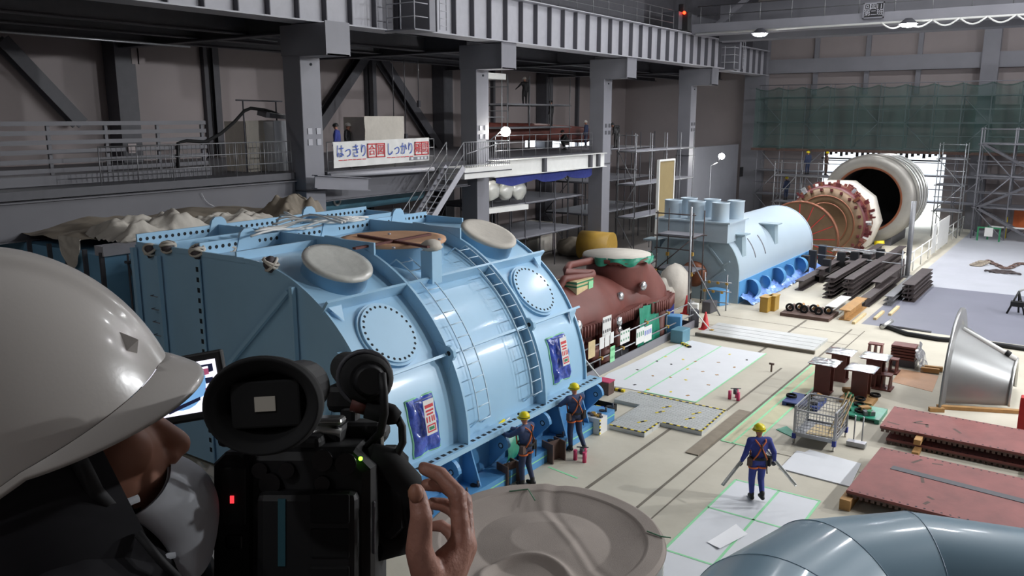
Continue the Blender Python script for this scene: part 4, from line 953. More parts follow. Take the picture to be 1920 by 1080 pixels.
for k in range(3):
    m = MB(); m.beam((cx0_+.75+k*.1, cy0_+.4+k*.05, .29), (cx1_+.05+k*.05, cy1_-.3+k*.1, 1.35-.1*k), .03, .03); one(m, 'timber_stick', ['timber_pale'], ['tall pale wooden stick leaning in the cage trolley', 'middle wooden stick leaning in the cage trolley', 'shorter wooden stick leaning in the cage trolley'][k], 'stick')
t = thing('hand_jack', 'small pallet jack with two uprights beside the cage trolley', 'jack', (-4.35, 21.7, 0)); m = MB(); m.box((-4.55, 21.4, .02), (-4.1, 21.62, .14)); m.build('base', 'galv', t)
for x in (-4.45, -4.25): m = MB(); m.tube([(x, 21.75, .02), (x, 21.75, .75)], .018, 6); m.build('upright', 'galv', t)
# plastic pallets heaped with tackle, behind the cage
def pallet(px, py, mt, lab, w_=1.0, h=.13, rz=0.0):
    b = G(px, py); m = MB(); T = Matrix.Translation(b) @ Matrix.Rotation(rz, 4, 'Z')
    m.box((-w_/2, -w_/2, h-.04), (w_/2, w_/2, h), 0, T)
    for s in (-1, 0, 1): m.box((s*(w_/2-.06)-.06, -w_/2, 0), (s*(w_/2-.06)+.06, w_/2, h-.04), 0, T)
    one(m, 'pallet', [mt], lab, 'pallet'); return b
b1 = pallet(1508, 757, 'pallet_blue', 'blue pallet on the floor at the left of the tackle heap', 1.0); b2 = pallet(1617, 778, 'green_vinyl', 'green pallet on the floor right of the cage trolley', 1.1)
b3 = pallet(1610, 752, 'timber', 'wooden pallet behind the green pallet', .9)
random.seed(5)
for i in range(18):
    bb = b1 if i < 6 else b2 if i < 12 else b3; c = bb+Vector((random.uniform(-.4, .4), random.uniform(-.4, .4), .13)); kind_ = i % 3; pn = ('blue', 'green', 'wooden')[i//6]
    if kind_ == 0: m = MB(); m.tube([c+Vector((.14*math.cos(a), .14*math.sin(a), .035+.02*k)) for k in range(3) for a in [j*PI/6 for j in range(12)]], .02, 5); one(m, 'rope_coil', ['black_rubber'], ['dark coiled sling on the %s pallet' % pn, 'second dark coiled sling on the %s pallet' % pn][i % 6//3], 'coil')
    elif kind_ == 1: m = MB(); m.cbox(c+Vector((0, 0, .06)), (.3, .2, .12), 0, i); one(m, 'tackle_box', ['timber' if i % 2 else 'pipe_grey'], '%s box on the %s pallet' % ('wooden' if i % 2 else 'grey', pn)+(', near its edge' if i % 6 > 2 else ''), 'box', bevel=.01)
    else: m = MB(); m.cyl(c+Vector((-.12, 0, .06)), c+Vector((.12, .05, .06)), .06, 10); m.cbox(c+Vector((0, 0, .09)), (.1, .2, .1)); one(m, 'chain_block', ['green_paint' if i > 6 else 'steel_dark'], '%s chain block lying on the %s pallet' % ('green' if i > 6 else 'dark', pn)+(', farther one' if i % 6 > 2 else ''), 'hoist')
# long black hose, chain heap, tripod and markers
m = MB(); pts = [G(x, y) for x, y in ((1650, 615), (1668, 618), (1700, 630), (1760, 640), (1830, 646), (1880, 652), (1935, 660))]
m.tube([p+Vector((0, 0, .09)) for p in pts], .09, 10); one(m, 'black_pipe', ['black_plastic'], 'long black pipe lying across the grey floor', 'pipe')
p = G(1660, 617); m = MB(); m.tube([p+Vector((-.25, .5, .03)), p+Vector((1.6, .4, .03))], .05, 6); one(m, 'dark_bar', ['steel_dark'], 'flat dark bar beside the end of the black pipe', 'bar')
m = MB(); m.cyl(p+Vector((-.1, -.2, .1)), p+Vector((.15, .35, .3)), .08, 12); one(m, 'pipe_coupling', ['silver'], 'shiny coupling at the end of the black pipe', 'coupling')
m = MB(); q = [G(1845+8*k, 500-5*math.sin(k*.9)-(6 if k < 2 else 0)) for k in range(11)]
for a, c in zip(q, q[1:]):
    d = (c-a).normalized(); s = Vector((-d.y, d.x, 0)); mid = (a+c)/2+Vector((0, 0, .05)); L_ = (c-a).length*.6
    m.tube([mid+d*(L_*math.cos(j*PI/6))+s*(.14*math.sin(j*PI/6)) for j in range(12)], .045, 5, closed=True)
one(m, 'lifting_chain', ['rust'], 'rusty lifting chain stretched on the far white floor', 'chain')
p = G(1845, 500); m = MB()
for k in range(4): m.tube([p+Vector((.1*k-.4+.3*math.cos(j*PI/6), .3*k+.25*math.sin(j*PI/6), .05+.03*k)) for j in range(12)], .05, 5, closed=True)
one(m, 'sling_loop', ['tarp'], 'pale sling loops at the left end of the rusty chain', 'sling')
p = G(1880, 512); m = MB()
for k in range(5): m.tube([p+Vector((.25*k-.5+.35*math.cos(j*PI/6), .3*math.sin(j*PI/6+k), .06+.05*math.sin(j))) for j in range(12)], .05, 5, closed=True)
one(m, 'shackle_heap', ['beam_steel'], 'heap of dark shackles and slings below the rusty chain', 'shackles')
p = G(1905, 590); t = thing('tripod_stand', 'black folded tripod frame standing at the right edge', 'tripod', tuple(p))
for a in ((-.35, 0), (.3, .1), (.05, .5)): m = MB(); m.tube([p+Vector((a[0], a[1], 0)), p+Vector((0, .15, 1.0))], .04, 6); m.build('leg', 'black_plastic', t)
m = MB(); m.cbox(p+Vector((0, .1, .45)), (.5, .35, .2)); m.build('bag', 'black_rubber', t); m = MB(); m.tube([p+Vector((0, .15, 1.0)), p+Vector((.6, .5, 1.35))], .05, 6); m.build('bar', 'white_paint', t)
def jack(px, py, lab):
    p = G(px, py); t = thing('floor_jack', lab, 'jack', tuple(p))
    for dx, dy in ((-.13, -.1), (.13, -.1), (0, .14)): m = MB(); m.cyl(p+Vector((dx, dy, 0)), p+Vector((dx, dy, .26)), .05, 10); m.build('leg', 'magenta', t)
    m = MB(); m.cyl(p+Vector((0, 0, .16)), p+Vector((0, 0, .3)), .06, 10); m.build('head', 'steel_dark', t)
    m = MB(); m.tube([p+Vector((-.15, 0, .3)), p+Vector((.15, .05, .34))], .015, 6); m.build('handle', 'steel_dark', t)
jack(1091, 862, 'pink and grey three-legged jack near the two workers'); jack(1378, 748, 'pink three-legged jack right of the white sheets'); 
p = G(1446, 697); m = MB(); m.cyl(p, p+Vector((0, 0, .28)), .03, 8); m.cyl(p+Vector((-.08, 0, .27)), p+Vector((.08, 0, .27)), .035, 8); one(m, 'floor_bollard', ['rust'], 'small T-shaped rusty peg standing alone on the floor', 'peg')
for (px, py), lab in (((1038, 862), 'dark I-shaped steel block standing between the two workers'), ((955, 905), 'dark I-shaped steel block left of the nearest worker')):
    p = G(px, py); m = MB(); m.ibeam((p.x, p.y, 0), (p.x, p.y, .5), .42, .42, .03, 0, (.3, 1, 0)); one(m, 'steel_stub', ['rust'], lab, 'steel block')
# boxes beside the casing foot
p = G(1116, 808); t = thing('tool_bin', 'white bin with hazard striped corner full of clamps', 'bin', tuple(p)); m = MB(); m.cbox(p+Vector((0, 0, .22)), (.5, .4, .44)); m.build('bin', 'white_paint', t)
m = MB()
for k in range(5): m.cbox(p+Vector((.252, -.2, .05+.09*k)), (.02, .06, .045), k % 2)
m.build('stripe', ['yellow', 'black'], t)
for k in range(7): m = MB(); m.cbox(p+Vector((-.18+.06*k, .1*math.sin(k*2), .46)), (.1, .08, .06), 0, k); one(m, 'pipe_clamp', ['yellow_ochre' if k % 2 else 'steel_dark'], 'yellow scaffold clamp heaped in the white bin' if k % 2 else 'dark scaffold clamp heaped in the white bin', 'clamp', 'yellow clamps in the white bin' if k % 2 else 'dark clamps in the white bin')
p = G(1128, 770); m = MB(); m.cbox(p+Vector((0, 0, .01)), (.7, .5, .02)); 
for s in ((.35, 0, .02, .5), (-.35, 0, .02, .5), (0, .25, .7, .02), (0, -.25, .7, .02)): m.cbox(p+Vector((s[0], s[1], .1)), (s[2], s[3], .2))
one(m, 'tool_tray', ['black_plastic'], 'black tool tray at the far end of the casing foot', 'tray')
for k, mt in enumerate(('green_led', 'blue_ink', 'pipe_grey')): m = MB(); m.cbox(p+Vector((-.15+.15*k, 0, .06)), (.14, .2, .08), 0, k*.5); one(m, 'hand_tool', ['yellow' if k == 0 else mt], ['yellow-green tool in the black tray', 'blue tool in the black tray', 'grey tool in the black tray'][k], 'tool')
p = G(1135, 737); t = thing('waste_bin', 'dark bin with pink rim at the near corner of the white sheet', 'bin', tuple(p)); m = MB(); m.cbox(p+Vector((0, 0, .2)), (.4, .35, .4)); m.build('bin', 'rust', t); m = MB(); m.cbox(p+Vector((0, 0, .41)), (.44, .39, .03)); m.build('rim', 'magenta', t)
def cone_(px, py, lab, h=.7):
    p = G(px, py); t = thing('traffic_cone', lab, 'cone', tuple(p)); m = MB(); m.lathe([(.17, .03), (.03, h), (.0, h)], p, (0, 0, 1), 20); m.build('cone', 'red', t); m = MB(); m.cbox(p+Vector((0, 0, .015)), (.4, .4, .03)); m.build('base', 'red', t)
cone_(1322, 617, 'red traffic cone standing in front of the pit rail end'); cone_(1287, 588, 'red traffic cone beside the tall pole before the generator', .8)
def ybox(px, py, sz_, lab, mt='yellow_ochre'): p = G(px, py); m = MB(); m.cbox(p+Vector((0, 0, sz_[2]/2)), sz_); m.cbox(p+Vector((0, 0, sz_[2]+.03)), (sz_[0]+.06, sz_[1]+.06, .06)); one(m, 'supply_box', [mt], lab, 'box', bevel=.02)
ybox(1436, 583, (.35, .7, .62), 'yellow box in front of the generator foot, left of a pair'); ybox(1450, 581, (.3, .6, .62), 'yellow box in front of the generator foot, right of a pair')
t = thing('yellow_tank', 'round-shouldered yellow tank on the dark floor behind the red turbine', 'tank', tuple(G(1118, 490))); p = G(1118, 490); m = MB(); m.cyl(p+Vector((-1.0, 0, .9)), p+Vector((.9, .2, .9)), .85, 24); m.build('drum', 'yellow_ochre', t); m = MB(); m.cbox(p+Vector((0, .1, .2)), (1.6, 1.2, .4)); m.build('stand', 'steel_dark', t)
# ---------------------------------------------------------------- the pile of steel beams
random.seed(9)
def beams(px, py, layers, L_, w_, h, lab, mt='beam_steel', z0=.0):
    p = G(px, py); pos = ['lowest', 'second', 'third', 'fourth', 'fifth', 'sixth']
    for k in range(layers):
        m = MB(); z = z0+h/2+k*h; o = random.uniform(-.06, .06); m.ibeam((p.x+o, p.y, z), (p.x+o, p.y+L_, z), w_, h*.98, .035)
        one(m, 'steel_beam', [mt], (pos[k]+' beam of ' if layers > 1 else 'single beam, ')+lab, 'steel beam', 'steel beams '+lab)
beams(1556, 593, 1, 2.6, .45, .42, 'the front row, with a pale top, beside the roller pallet', 'white_paint'); beams(1583, 601, 1, 3.0, .45, .45, 'the front row, with a timber coloured web', 'timber')
beams(1552, 560, 5, 6.5, .42, .2, 'the layered stack in the middle left of the pile'); beams(1588, 563, 5, 6.5, .42, .2, 'the layered stack in the middle of the pile')
beams(1620, 575, 1, 6.0, .4, .42, 'the row right of the layered stacks'); beams(1640, 556, 1, 7.5, .45, .7, 'the tall row with an end plate')
beams(1702, 566, 4, 5.0, .5, .2, 'the separate stack at the right of the pile'); beams(1663, 573, 2, 6.0, .36, .22, 'the low pair left of the right stack', 'pipe_grey')
beams(1497, 545, 1, 9, .4, .5, 'the leftmost long row by the blue sheeting'); beams(1535, 530, 2, 8, .4, .35, 'the back row behind the layered stacks, left'); beams(1590, 520, 2, 8, .4, .4, 'the back row behind the layered stacks, centre'); beams(1640, 520, 2, 7, .4, .4, 'the back row behind the layered stacks, right')
for i, (px, py) in enumerate(((1508, 515), (1522, 508), (1540, 500), (1548, 523), (1575, 512), (1600, 515), (1622, 512), (1648, 505))):
    p = G(px, py); m = MB(); m.box((p.x-.2, p.y-.15, 0), (p.x+.2, p.y+.15, 1.05+.1*(i % 3))); one(m, 'dark_stanchion', ['black'], ['first', 'second', 'third', 'fourth', 'fifth', 'sixth', 'seventh', 'eighth'][i]+' dark steel stub counted from the generator side of the beam pile', 'stanchion', 'dark stanchions in the beam pile', bevel=.02)
p = G(1507, 598); m = MB(); m.cbox(p+Vector((0, .8, .07)), (2.0, 1.6, .14)); one(m, 'roller_pallet', ['rust'], 'dark low pallet carrying rollers before the beam pile', 'pallet')
for i in range(6):
    c = p+Vector((-.75+.3*i, .5+.35*(i % 2), .14)); t = thing('steel_roller', ['first', 'second', 'third', 'fourth', 'fifth', 'last'][i]+' dark ringed roller from the left on the low pallet', 'roller', tuple(c), 0, 'rollers on the low pallet'); m = MB(); m.tube([c+Vector((.14*math.cos(a*PI/8), 0, .16+.14*math.sin(a*PI/8))) for a in range(16)], .05, 6, closed=True); m.build('ring', 'black_rubber', t); m = MB(); m.cyl(c+Vector((0, 0, .16)), c+Vector((0, .6, .16)), .07, 10); m.build('axle', 'timber' if i % 2 else 'rust', t)
for i, (px, py, L_) in enumerate(((1600, 608, 2.0), (1668, 592, 1.8), (1640, 600, 1.6))): p = G(px, py); m = MB(); m.box((p.x-.06, p.y, 0), (p.x+.06, p.y+L_, .1)); one(m, 'timber_bearer', ['timber_pale'], ['pale timber on the floor right of the front beams', 'pale timber on the floor before the right beam stack', 'pale timber between the front beams and right stack'][i], 'timber')
p = G(1590, 508, .0); m = MB(); m.grid(lambda u, v: (p.x-1.2+u*2.2, p.y+1+v*1.5, .9+.15*noise.noise(Vector((u*5, v*5, 2)))), 12, 10); one(m, 'foil_sheet', ['foil'], 'shiny foil sheet spread behind the beam pile under the housing', 'foil')
# guard fence along the lowered bay
FX = -7.85
t = thing('guard_fence', 'white pipe guard fence running to the far doorway', 'fence', (FX, 57, 0))
for k in range(10): y = 47+k*2.4; m = MB(); m.tube([(FX, y, 0), (FX, y, 1.15)], .035, 6); m.build('post', 'white_paint', t)
for z in (.55, 1.1): m = MB(); m.tube([(FX, 47, z), (FX, 69, z)], .03, 6); m.build('rail', 'white_paint', t)
for i, (a, c) in enumerate(((55.2, 56.4), (57.2, 61.5))): m = MB(); m.box((FX-.03, a, .1), (FX+.03, c, 1.9)); one(m, 'hoarding', ['white_paint'], ['narrow white panel standing in the guard fence', 'wide white panel standing in the guard fence'][i], 'panel')
t = thing('pipe_barrier', 'thin scaffold pipe rail crossing in front of the copper disc', 'railing', (-10, 46.5, 0))
for x in (-12.5, -7.9): m = MB(); m.tube([(x, 46.4, 0), (x, 46.4, 1.5)], .04, 6); m.build('post', 'galv', t)
for z in (.9, 1.4): m = MB(); m.tube([(-12.5, 46.4, z), (-7.9, 46.4, z-.1)], .03, 6); m.build('rail', 'galv', t)
p = G(1700, 520); m = MB(); m.cyl(p, p+Vector((0, 0, 4.0)), .13, 10); m.box((p.x-.25, p.y-.25, 0), (p.x+.25, p.y+.25, .1)); one(m, 'steel_mast', ['pipe_grey'], 'round steel mast at the near end of the guard fence', 'mast')
for px, lab, b_ in ((1852, 'green trestle barrier with a white notice on the far floor', True), (1895, 'green trestle barrier right of the noticed one, far floor', False)):
    p = G(px, 452); t = thing('trestle_barrier', lab, 'barrier', tuple(p)); w_ = .65 if b_ else 1.4
    for s in (-1, 1): m = MB(); m.beam(p+Vector((s*w_, 0, 0)), p+Vector((s*w_, 0, .95)), .12, .1); m.build('leg', 'green_paint', t)
    m = MB(); m.beam(p+Vector((-w_, 0, .9)), p+Vector((w_, 0, .9)), .1, .1); m.build('bar', 'green_paint' if b_ else 'white_paint', t)
    if b_: m = MB(); m.cbox(p+Vector((0, -.08, .62)), (.5, .03, .6)); m.build('notice', 'white_paint', t)
# wrapped things and litter before the generator
for i, (px, py, r_) in enumerate(((1245, 548, .7), (1262, 545, .95))): p = G(px, py+30); o = one(lump(p+Vector((0, 0, r_*.95)), r_, i+3, (.8, .9, 1.05), .2), 'wrapped_equipment', ['tarp_white'], ['smaller rounded bundle wrapped in white sheet beside the generator end', 'bigger rounded bundle wrapped in white sheet beside the generator end'][i], 'bundle')
p = G(1290, 590); m = MB(); m.tube([p, p+Vector((-.05, 0, 4.6))], .05, 8); one(m, 'tall_pole', ['galv'], 'tall thin pole standing before the generator end shield', 'pole')
for i, (px, py, mt, s) in enumerate(((1275, 640, 'tube_blue', (.5, .7, .5)), (1262, 628, 'base_blue', (.6, .5, .8)), (1300, 612, 'steel_dark', (.35, .4, .7)), (1250, 600, 'coverall', (.4, .5, .8)), (1345, 570, 'base_blue', (.6, .8, .7)), (1330, 585, 'steel_dark', (.7, .4, .5)), (1302, 590, 'white_paint', (.3, .3, .5)))):
    p = G(px, py); m = MB(); m.cbox(p+Vector((0, 0, s[2]/2)), s, 0, .3*i); one(m, 'equipment_box', [mt], ['teal box by the end of the pit rail', 'blue box just behind the teal box at the rail end', 'dark box near the red traffic cone', 'indigo box beside the green vinyl curtain', 'blue box under the generator scaffold', 'low dark box before the generator scaffold', 'white bucket-like box by the tall pole'][i], 'box', bevel=.03)
# ================================================================ SCAFFOLDS, PLATFORM LIFE, CRANE
def scaffold(label, o, nx, ny, nz, bx=1.8, by=1.0, bz=1.9, rz=0.0, mt='pipe_grey', deck=True, brace_=True, skip=None, r=.028, z0=0.0, rails=True, cat='scaffold', top=1.1):
    t = thing('scaffold', label, cat, o, rz); T = LOC[t.name]
    def P_(x, y, z): return T @ Vector((x, y, z))
    def tb(nm, a, c, rr=r, m_=mt): m = MB(); m.tube([a, c], rr, 5); return m.build(nm, m_, t)
    for i in range(nx+1):
        for j in range(ny+1):
            zb = z0 if not (skip and skip(i, 0)) else bz*skip(i, 0)
            tb('upright', P_(i*bx, j*by, zb), P_(i*bx, j*by, nz*bz+(top if rails else .2)))
    for k in range(1, nz+1):
        for j in range(ny+1):
            tb('ledger', P_(-.15, j*by, k*bz), P_(nx*bx+.15, j*by, k*bz))
            if rails and j == 0: tb('ledger', P_(-.1, j*by, k*bz+1.0), P_(nx*bx+.1, j*by, k*bz+1.0), r*.9)
        for i in range(nx+1): tb('transom', P_(i*bx, -.1, k*bz), P_(i*bx, ny*by+.1, k*bz), r*.9)
        if deck: m = MB(); m.prism([P_(0, .05, k*bz+.03), P_(nx*bx, .05, k*bz+.03), P_(nx*bx, ny*by-.05, k*bz+.03), P_(0, ny*by-.05, k*bz+.03)], (0, 0, .05)); m.build('deck', 'steel_grey', t)
        if brace_:
            for i in range(0, nx, 2):
                if skip and skip(i, 0) and k <= skip(i, 0): continue
                s = (i//2+k) % 2; tb('brace', P_((i+s)*bx, -.03, (k-1)*bz), P_((i+1-s)*bx, -.03, k*bz), r*.85)
    return t
# netted scaffold across the end wall
def door_skip(i, j): x = -23.6+1.85*i; return 3 if -18.9 < x < -9.4 else 0
scaffold('tall scaffold behind the green net, spanning over the bright doorway', (-23.6, 69.0, 0), 14, 1, 5, 1.85, 1.3, 1.95, mt='steel_grey', skip=door_skip, r=.04, top=1.0)
t = thing('safety_net', 'long dark green safety net hung on the scaffold over the doorway', 'net', (-10, 68.8, 5.7))
m = MB(); m.grid(lambda u, v: (-23.9+26.4*u, 68.75+.12*math.sin(u*60)+.06*math.sin(u*133), 5.65+(4.85+.22*abs(math.sin(u*PI*14))*-1+.2*u)*v), 140, 10); m.build('net', 'green_net', t)
m = MB(); m.tube([(-23.9+26.4*k/70, 68.72, 10.52-.22*abs(math.sin(k/70*PI*14))+.2*k/70) for k in range(71)], .05, 6); m.build('top_rope', 'green_net', t)
for x in (-23.9, -18.7): m = MB(); m.grid(lambda u, v: (x, 68.8+2*u, 1.5+9*v), 4, 4); 
m = MB(); m.box((-24.0, 68.6, 5.55), (2.4, 68.7, 5.75)); one(m, 'net_lintel', ['rust'], 'long brown edge beam under the green net', 'beam')
m = MB()
for k in range(22):
    x = -18.4+.4*k; m.box((x, 69.9, 5.18+.1*(k % 3)), (x+.2, 70.0, 5.5))
m.box((-18.6, 69.9, 4.95), (-9.9, 70.0, 5.06)); one(m, 'doorway_fringe', ['black'], 'dark ragged fringe hanging in the top of the doorway', 'fringe')
scaffold('small scaffold beside the doorway where yellow helmets show', (-20.2, 63.3, 0), 3, 1, 2, 1.6, 1.6, 1.95, mt='galv', r=.035)
scaffold('scaffold against the right side of the big ring', (-9.3, 64.6, 0), 1, 1, 3, 1.6, 1.5, 1.8, mt='galv', r=.035)
# stair tower at the right
st_ = scaffold('grey scaffold stair tower at the right edge by the end wall', (-6.9, 65.2, 0), 2, 1, 3, 2.0, 1.6, 2.15, mt='steel_grey', r=.05)
for k in range(3):
    m = MB(); a, c = Vector((-6.7 if k % 2 else -2.9, 65.0, k*2.15)), Vector((-2.9 if k % 2 else -6.7, 65.0, (k+1)*2.15)); m.beam(a, c, .06, .16); m.beam(a+Vector((0, .8, 0)), c+Vector((0, .8, 0)), .06, .16); m.build('stair_stringer', 'steel_mid', st_)
    for j in range(9): m = MB(); p = a.lerp(c, (j+.5)/9); m.cbox(p+Vector((0, .4, 0)), (.28, .75, .03)); m.build('step', 'steel_grey', st_)
m = MB(); m.box((-4.6, 66.9, .7), (-3.2, 67.0, 2.1)); one(m, 'orange_sheet', ['orange'], 'dull orange sheet hung low inside the stair tower', 'sheet')
p = G(1884, 447); m = MB(); m.tube([p, p+Vector((0, 0, 1.5))], .05, 6); one(m, 'bollard', ['yellow'], 'short yellow post between the two green trestles', 'post')
# generator front access tower
gs = scaffold('rusty access scaffold with yellow clamps in front of the generator end', (-15.9, 33.9, 0), 1, 1, 2, 1.7, 1.2, 1.55, mt='beam_steel', r=.03)
for x, y, z in ((-15.9, 33.9, 1.5), (-14.2, 33.9, 1.5), (-15.9, 35.1, 2.1), (-14.2, 33.9, 2.4)): m = MB(); m.cbox((x, y-.03, z), (.12, .12, .16)); m.build('clamp', 'yellow_ochre', gs)
t = thing('access_stair', 'pipe railed stair rising left to the generator scaffold', 'stair', (-17, 33.5, 0))
for dy in (0, .8):
    m = MB(); m.beam((-18.2, 33.2+dy, .1), (-15.9, 33.2+dy, 1.6), .05, .16); m.build('stringer', 'pipe_grey', t)
    for k in range(3): m = MB(); m.tube([(-18.2, 33.2+dy, .5+.3*k), (-15.9, 33.2+dy, 1.95+.3*k)], .025, 5); m.build('handrail', 'pipe_grey', t)
for k in range(7): m = MB(); m.cbox((-18.0+.31*k, 33.6, .25+.2*k), (.25, .75, .03)); m.build('step', 'pipe_grey', t)
t = thing('pipe_stay', 'slanting pipe stay running down right from the generator scaffold', 'pipe', (-13, 33.8, 0)); m = MB(); m.tube([(-14.2, 33.8, 2.2), G(1350, 592)], .03, 6); m.build('stay', 'pipe_grey', t)
p = G(1340, 580); t = thing('clamp_rack', 'low rack of yellow clamps beside the slanting pipe stay', 'rack', tuple(p))
for dx in (-.5, .5): m = MB(); m.tube([p+Vector((dx, 0, 0)), p+Vector((dx, 0, 1.6))], .03, 6); m.build('post', 'galv', t)
for z in (.3, .8, 1.2): m = MB(); m.tube([p+Vector((-.7, 0, z)), p+Vector((.7, 0, z+.05))], .025, 6); m.build('rail', 'galv', t)
for k in range(6): m = MB(); m.cbox(p+Vector((-.5+.2*k, -.03, .8+.4*(k % 2))), (.1, .1, .1)); m.build('clamp', 'yellow_ochre', t)
# tan panel standing behind the chimneys
t = thing('tan_panel', 'tall tan board with white frame standing behind the generator', 'panel', (-21, 45.8, 0)); a = AX(1237, 303, -21); c = AX(1264, 303, -21)
m = MB(); m.box((-21.1, a.y, 1.2), (-21, c.y, a.z)); m.build('board', 'tan_board', t); m = MB(); 
for y in (a.y-.1, c.y): m.box((-21.12, y, 1.2), (-20.96, y+.1, a.z+.1))
m.box((-21.12, a.y, a.z), (-20.96, c.y, a.z+.1)); m.build('frame', 'white_paint', t); m = MB(); m.box((-21.4, a.y+.1, 0), (-21.1, c.y-.1, 1.25)); m.build('stand', 'steel_dark', t)
# scaffolds in the side bay
scaffold('dense dark scaffold under the white platform beam', (-29, 33.8, 0), 4, 3, 3, 1.0, 3.0, 1.85, mt='steel_dark', r=.035, rails=False)
scaffold('tall scaffold tower with caged ladder between third and fourth columns', (-24.6, 46.5, 0), 1, 4, 3, 1.2, 2.2, 2.05, mt='pipe_grey', r=.035)
scaffold('wide scaffold behind the third column at platform level', (-30, 46.5, 0), 2, 4, 3, 1.8, 2.2, 2.05, mt='steel_dark', r=.035)
scaffold('pipe scaffold standing on the mezzanine where a worker points', (-31.5, 39.8, 6.25), 2, 3, 2, 1.6, 2.3, 1.35, mt='pipe_grey', r=.03, brace_=True, top=1.7)
scaffold('taller slim scaffold on the mezzanine right of the second column', (-27.6, 35.2, 6.25), 1, 1, 2, 1.0, 1.7, 2.0, mt='galv', r=.03, deck=False)
scaffold('dark scaffold on the ground below the slogan banner', (-28.4, 23, 0), 2, 3, 2, 1.4, 2.4, 1.9, mt='steel_dark', r=.035, rails=False)
m = MB(); p = AX(1085, 80, -29); m.box((-27.8, 35.2, 10.2), (-26.4, 37, 10.5)); one(m, 'white_box', ['white_paint'], 'white box panel on top of the slim mezzanine scaffold', 'box')
# stair and landing
t = thing('steel_stair', 'grey steel stair climbing right to the landing', 'stair', (-23, 25, 0)); lo = Vector((-23.45, 22.2, .3)); hi = Vector((-23.45, 28.4, 6.15))
for dx in (0, .95): m = MB(); m.beam(lo+Vector((dx, 0, 0)), hi+Vector((dx, 0, 0)), .05, .28); m.build('stringer', 'steel_light', t)
for k in range(26): m = MB(); p = lo.lerp(hi, (k+.5)/26); m.cbox(p+Vector((.475, 0, .05)), (.9, .24, .03)); m.build('step', 'steel_light', t)
for dx in (0, .95):
    for h in (.55, 1.05): m = MB(); m.tube([lo+Vector((dx, 0, h)), hi+Vector((dx, 0, h))], .022, 6); m.build('handrail', 'galv', t)
    for k in range(6): m = MB(); p = lo.lerp(hi, k/5)+Vector((dx, 0, 0)); m.tube([p, p+Vector((0, 0, 1.05))], .02, 6); m.build('post', 'galv', t)
t = thing('stair_landing', 'white edged landing with bar railing at the stair top', 'landing', (-23.2, 30.3, 5.7))
m = MB(); m.box((-23.95, 28.45, 5.62), (-22.5, 31.95, 6.1)); m.build('slab', 'white_paint', t); m = MB(); m.box((-22.5, 28.45, 5.86), (-22.46, 31.95, 5.9)); m.build('drip_line', 'steel_dark', t)
m = MB()
for k in range(21): y = 28.5+k*.17; m.tube([(-22.55, y, 6.1), (-22.55, y, 7.2)], .012, 4)
m.build('baluster_infill', 'galv', t)
for z in (6.2, 7.2): m = MB(); m.tube([(-22.55, 28.5, z), (-22.55, 31.9, z), (-23.9, 31.9, z)], .025, 6); m.build('rail', 'galv', t)
m = MB(); m.tube([(-22.52, 28.6, 6.7), (-22.5, 31, 7.1)], .03, 6); m.build('loose_pipe', 'galv', t)
# slogan banner
bt = thing('slogan_banner', 'white safety slogan banner with blue and red Japanese lettering', 'banner', (-23.9, 25.1, 6.4))
BX, by0, by1, bz0, bz1 = -23.93, 22.25, 27.8, 6.42, 7.38
m = MB(); m.grid(lambda u, v: (BX+.015*math.sin(u*50+v*3), by0+(by1-by0)*u, bz0-.06+.06*u+(bz1-bz0+.02)*v), 60, 6); m.grid(lambda u, v: (BX-.02+.015*math.sin(u*50+v*3), by0+(by1-by0)*u, bz0-.06+.06*u+(bz1-bz0+.02)*v), 60, 6); m.build('cloth', 'white_paint', bt)
def bsay(s, y, size, mt, sx=1, dz=0):
    return text('lettering', s, size, basis((BX+.035, y, 6.93+dz), (0, 1, 0), (0, 0, 1), (1, 0, 0)), mt, bt, ext=.004, sx=sx)
bsay('はっきり', 23.2, .56, 'blue_ink', .74, .02); bsay('しっかり', 25.95, .56, 'blue_ink', .74, .02)
def rbox(y0, y1, s):
    m = MB()
    for (a, c, d, e) in ((y0, y1, 6.68, 6.72), (y0, y1, 7.19, 7.24), (y0, y0+.05, 6.68, 7.24), (y1-.05, y1, 6.68, 7.24), ((y0+y1)/2-.02, (y0+y1)/2+.02, 6.68, 7.24)): m.box((BX+.02, a, d), (BX+.03, c, e))
    m.build('red_frame', 'red_ink', bt); n = len(s)
    for i, ch in enumerate(s): bsay(ch, y0+(y1-y0)*(i+.5)/n, .44, 'red_ink', .9, .02)
rbox(24.05, 25.05, '合図'); rbox(26.85, 27.75, '確認')
m = MB()
for y0_, y1_ in ((22.5, 24.0), (25.15, 26.8)):
    n = 6
    for k in range(n): a = y0_+(y1_-y0_)*k/n; m.box((BX+.02, a, 6.63), (BX+.03, a+(y1_-y0_)/n*.8, 6.66))
m.build('dash_line', 'red_ink', bt)
m = MB(); m.box((BX+.02, 26.5, 6.48), (BX+.03, 27.7, 6.62)); o = m.build('signature_strip', 'steel_grey', bt)
m = MB()
for k, y in enumerate((26.6, 27.0, 27.22, 27.45)): m.box((BX+.03, y, 6.5), (BX+.036, y+.14, 6.6))
m.build('signature_marks', 'white_sheet', bt)
m = MB(); m.box((-24.54, 21.95, 6.02), (-23.97, 28.4, 6.24)); one(m, 'walkway_slab', ['steel_mid'], 'narrow walkway slab behind the slogan banner', 'platform')
railing('platform_railing', [(-24.0, 22.0, 6.24), (-24.0, 28.2, 6.24)], 1.1, 'thin pipe railing carrying the slogan banner', mt='pipe_grey')
m = MB(); m.tube([(-23.8, 21.9, 6.1), (-23.8, 27.9, 6.05)], .1, 8); one(m, 'eaves_pipe', ['steel_light'], 'pale pipe along the platform edge under the banner', 'pipe')
